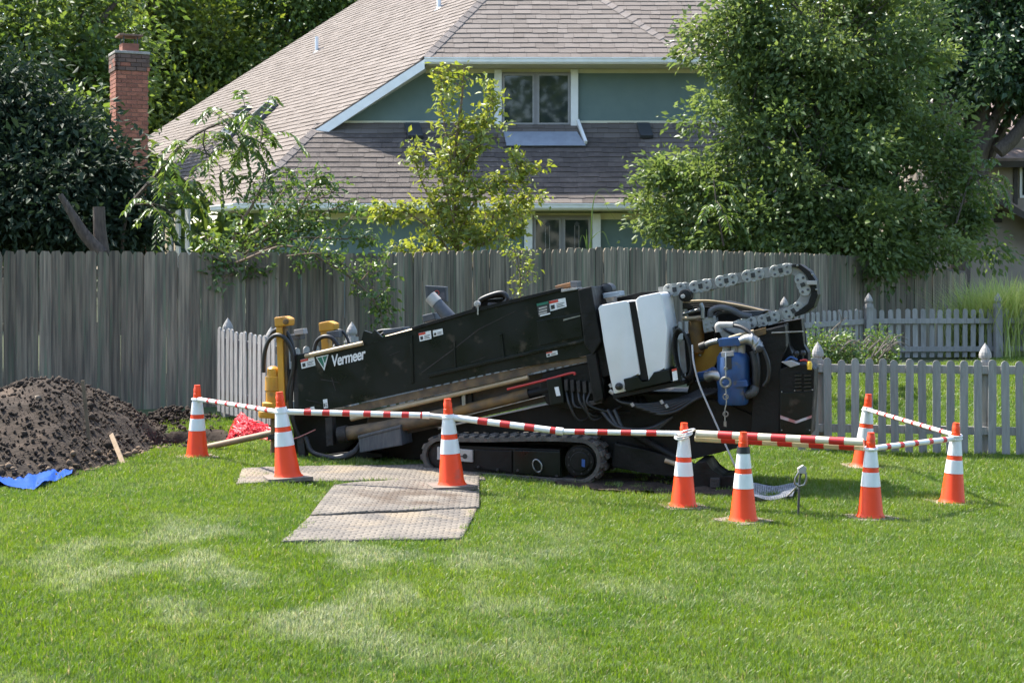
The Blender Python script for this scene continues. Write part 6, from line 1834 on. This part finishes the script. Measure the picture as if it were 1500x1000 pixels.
def inside(poly, x, y):
    c = False; n = len(poly)
    for i in range(n):
        x1, y1 = poly[i]; x2, y2 = poly[(i + 1) % n]
        if (y1 > y) != (y2 > y) and x < (x2 - x1) * (y - y1) / (y2 - y1) + x1: c = not c
    return c
pts, scl = [], []
def scatter(y0, y1, step, s):
    for y in np.arange(y0, y1, step):
        hw = 0.335 * y + 0.9
        for x in np.arange(-hw, hw, step):
            xx, yy = x + rng.uniform(-.5, .5) * step, y + rng.uniform(-.5, .5) * step
            if yy > 18.6 + max(0.0, (xx + 1.7)) * 0.75 and xx < 8.6: continue
            k = 1.0
            if any(inside(p, xx, yy) for p in MAT_POLYS):
                if rng.random() > 0.012: continue
            r = pile_r(xx, yy)
            if r < 1.0: continue
            if inside(TARP_POLY, xx, yy): continue
            if r < 1.12: k = 0.75
            if math.hypot((xx - PIT[0]) / 0.42, (yy - PIT[1]) / 0.62) < 1.28: continue
            if in_earth(xx, yy) and rng.random() < 0.93: continue
            pts.append((xx, yy, gz(xx, yy) - 0.004)); scl.append(s * k * rng.uniform(0.75, 1.2) * (1.25 if abs(yy - 16.55) < 0.25 and xx > 3 else 1.0))
scatter(6.6, 13.0, 0.07, 1.0)
scatter(13.0, 18.5, 0.085, 1.15)
scatter(18.5, 29.0, 0.13, 1.5)
me = bpy.data.meshes.new('grass_points')
me.vertices.add(len(pts)); me.vertices.foreach_set('co', np.array(pts, dtype=np.float32).ravel())
a = me.attributes.new('scl', 'FLOAT', 'POINT'); a.data.foreach_set('value', np.array(scl, dtype=np.float32))
a = me.attributes.new('rot', 'FLOAT_VECTOR', 'POINT'); a.data.foreach_set('vector', np.stack([rng.normal(size=len(pts)) * 0.08, rng.normal(size=len(pts)) * 0.08, rng.random(len(pts)) * 6.28], axis=1).astype(np.float32).ravel())
grass = link(bpy.data.objects.new('grass', me))
tag(grass, 'short mown green grass blades covering the lawn', 'grass', kind='stuff')
ng = bpy.data.node_groups.new('grass_scatter', 'GeometryNodeTree')
ng.interface.new_socket('Geometry', in_out='INPUT', socket_type='NodeSocketGeometry')
ng.interface.new_socket('Geometry', in_out='OUTPUT', socket_type='NodeSocketGeometry')
ni, no = ng.nodes.new('NodeGroupInput'), ng.nodes.new('NodeGroupOutput')
ci = ng.nodes.new('GeometryNodeCollectionInfo'); ci.inputs['Collection'].default_value = tuft_col
ci.inputs['Separate Children'].default_value = True; ci.inputs['Reset Children'].default_value = True
ip = ng.nodes.new('GeometryNodeInstanceOnPoints'); ip.inputs['Pick Instance'].default_value = True
na = ng.nodes.new('GeometryNodeInputNamedAttribute'); na.data_type = 'FLOAT'; na.inputs['Name'].default_value = 'scl'
nr = ng.nodes.new('GeometryNodeInputNamedAttribute'); nr.data_type = 'FLOAT_VECTOR'; nr.inputs['Name'].default_value = 'rot'
ng.links.new(ni.outputs[0], ip.inputs['Points']); ng.links.new(ci.outputs[0], ip.inputs['Instance'])
ng.links.new(na.outputs[0], ip.inputs['Scale']); ng.links.new(nr.outputs[0], ip.inputs['Rotation'])
ng.links.new(ip.outputs[0], no.inputs[0])
gm = grass.modifiers.new('scatter', 'NODES'); gm.node_group = ng
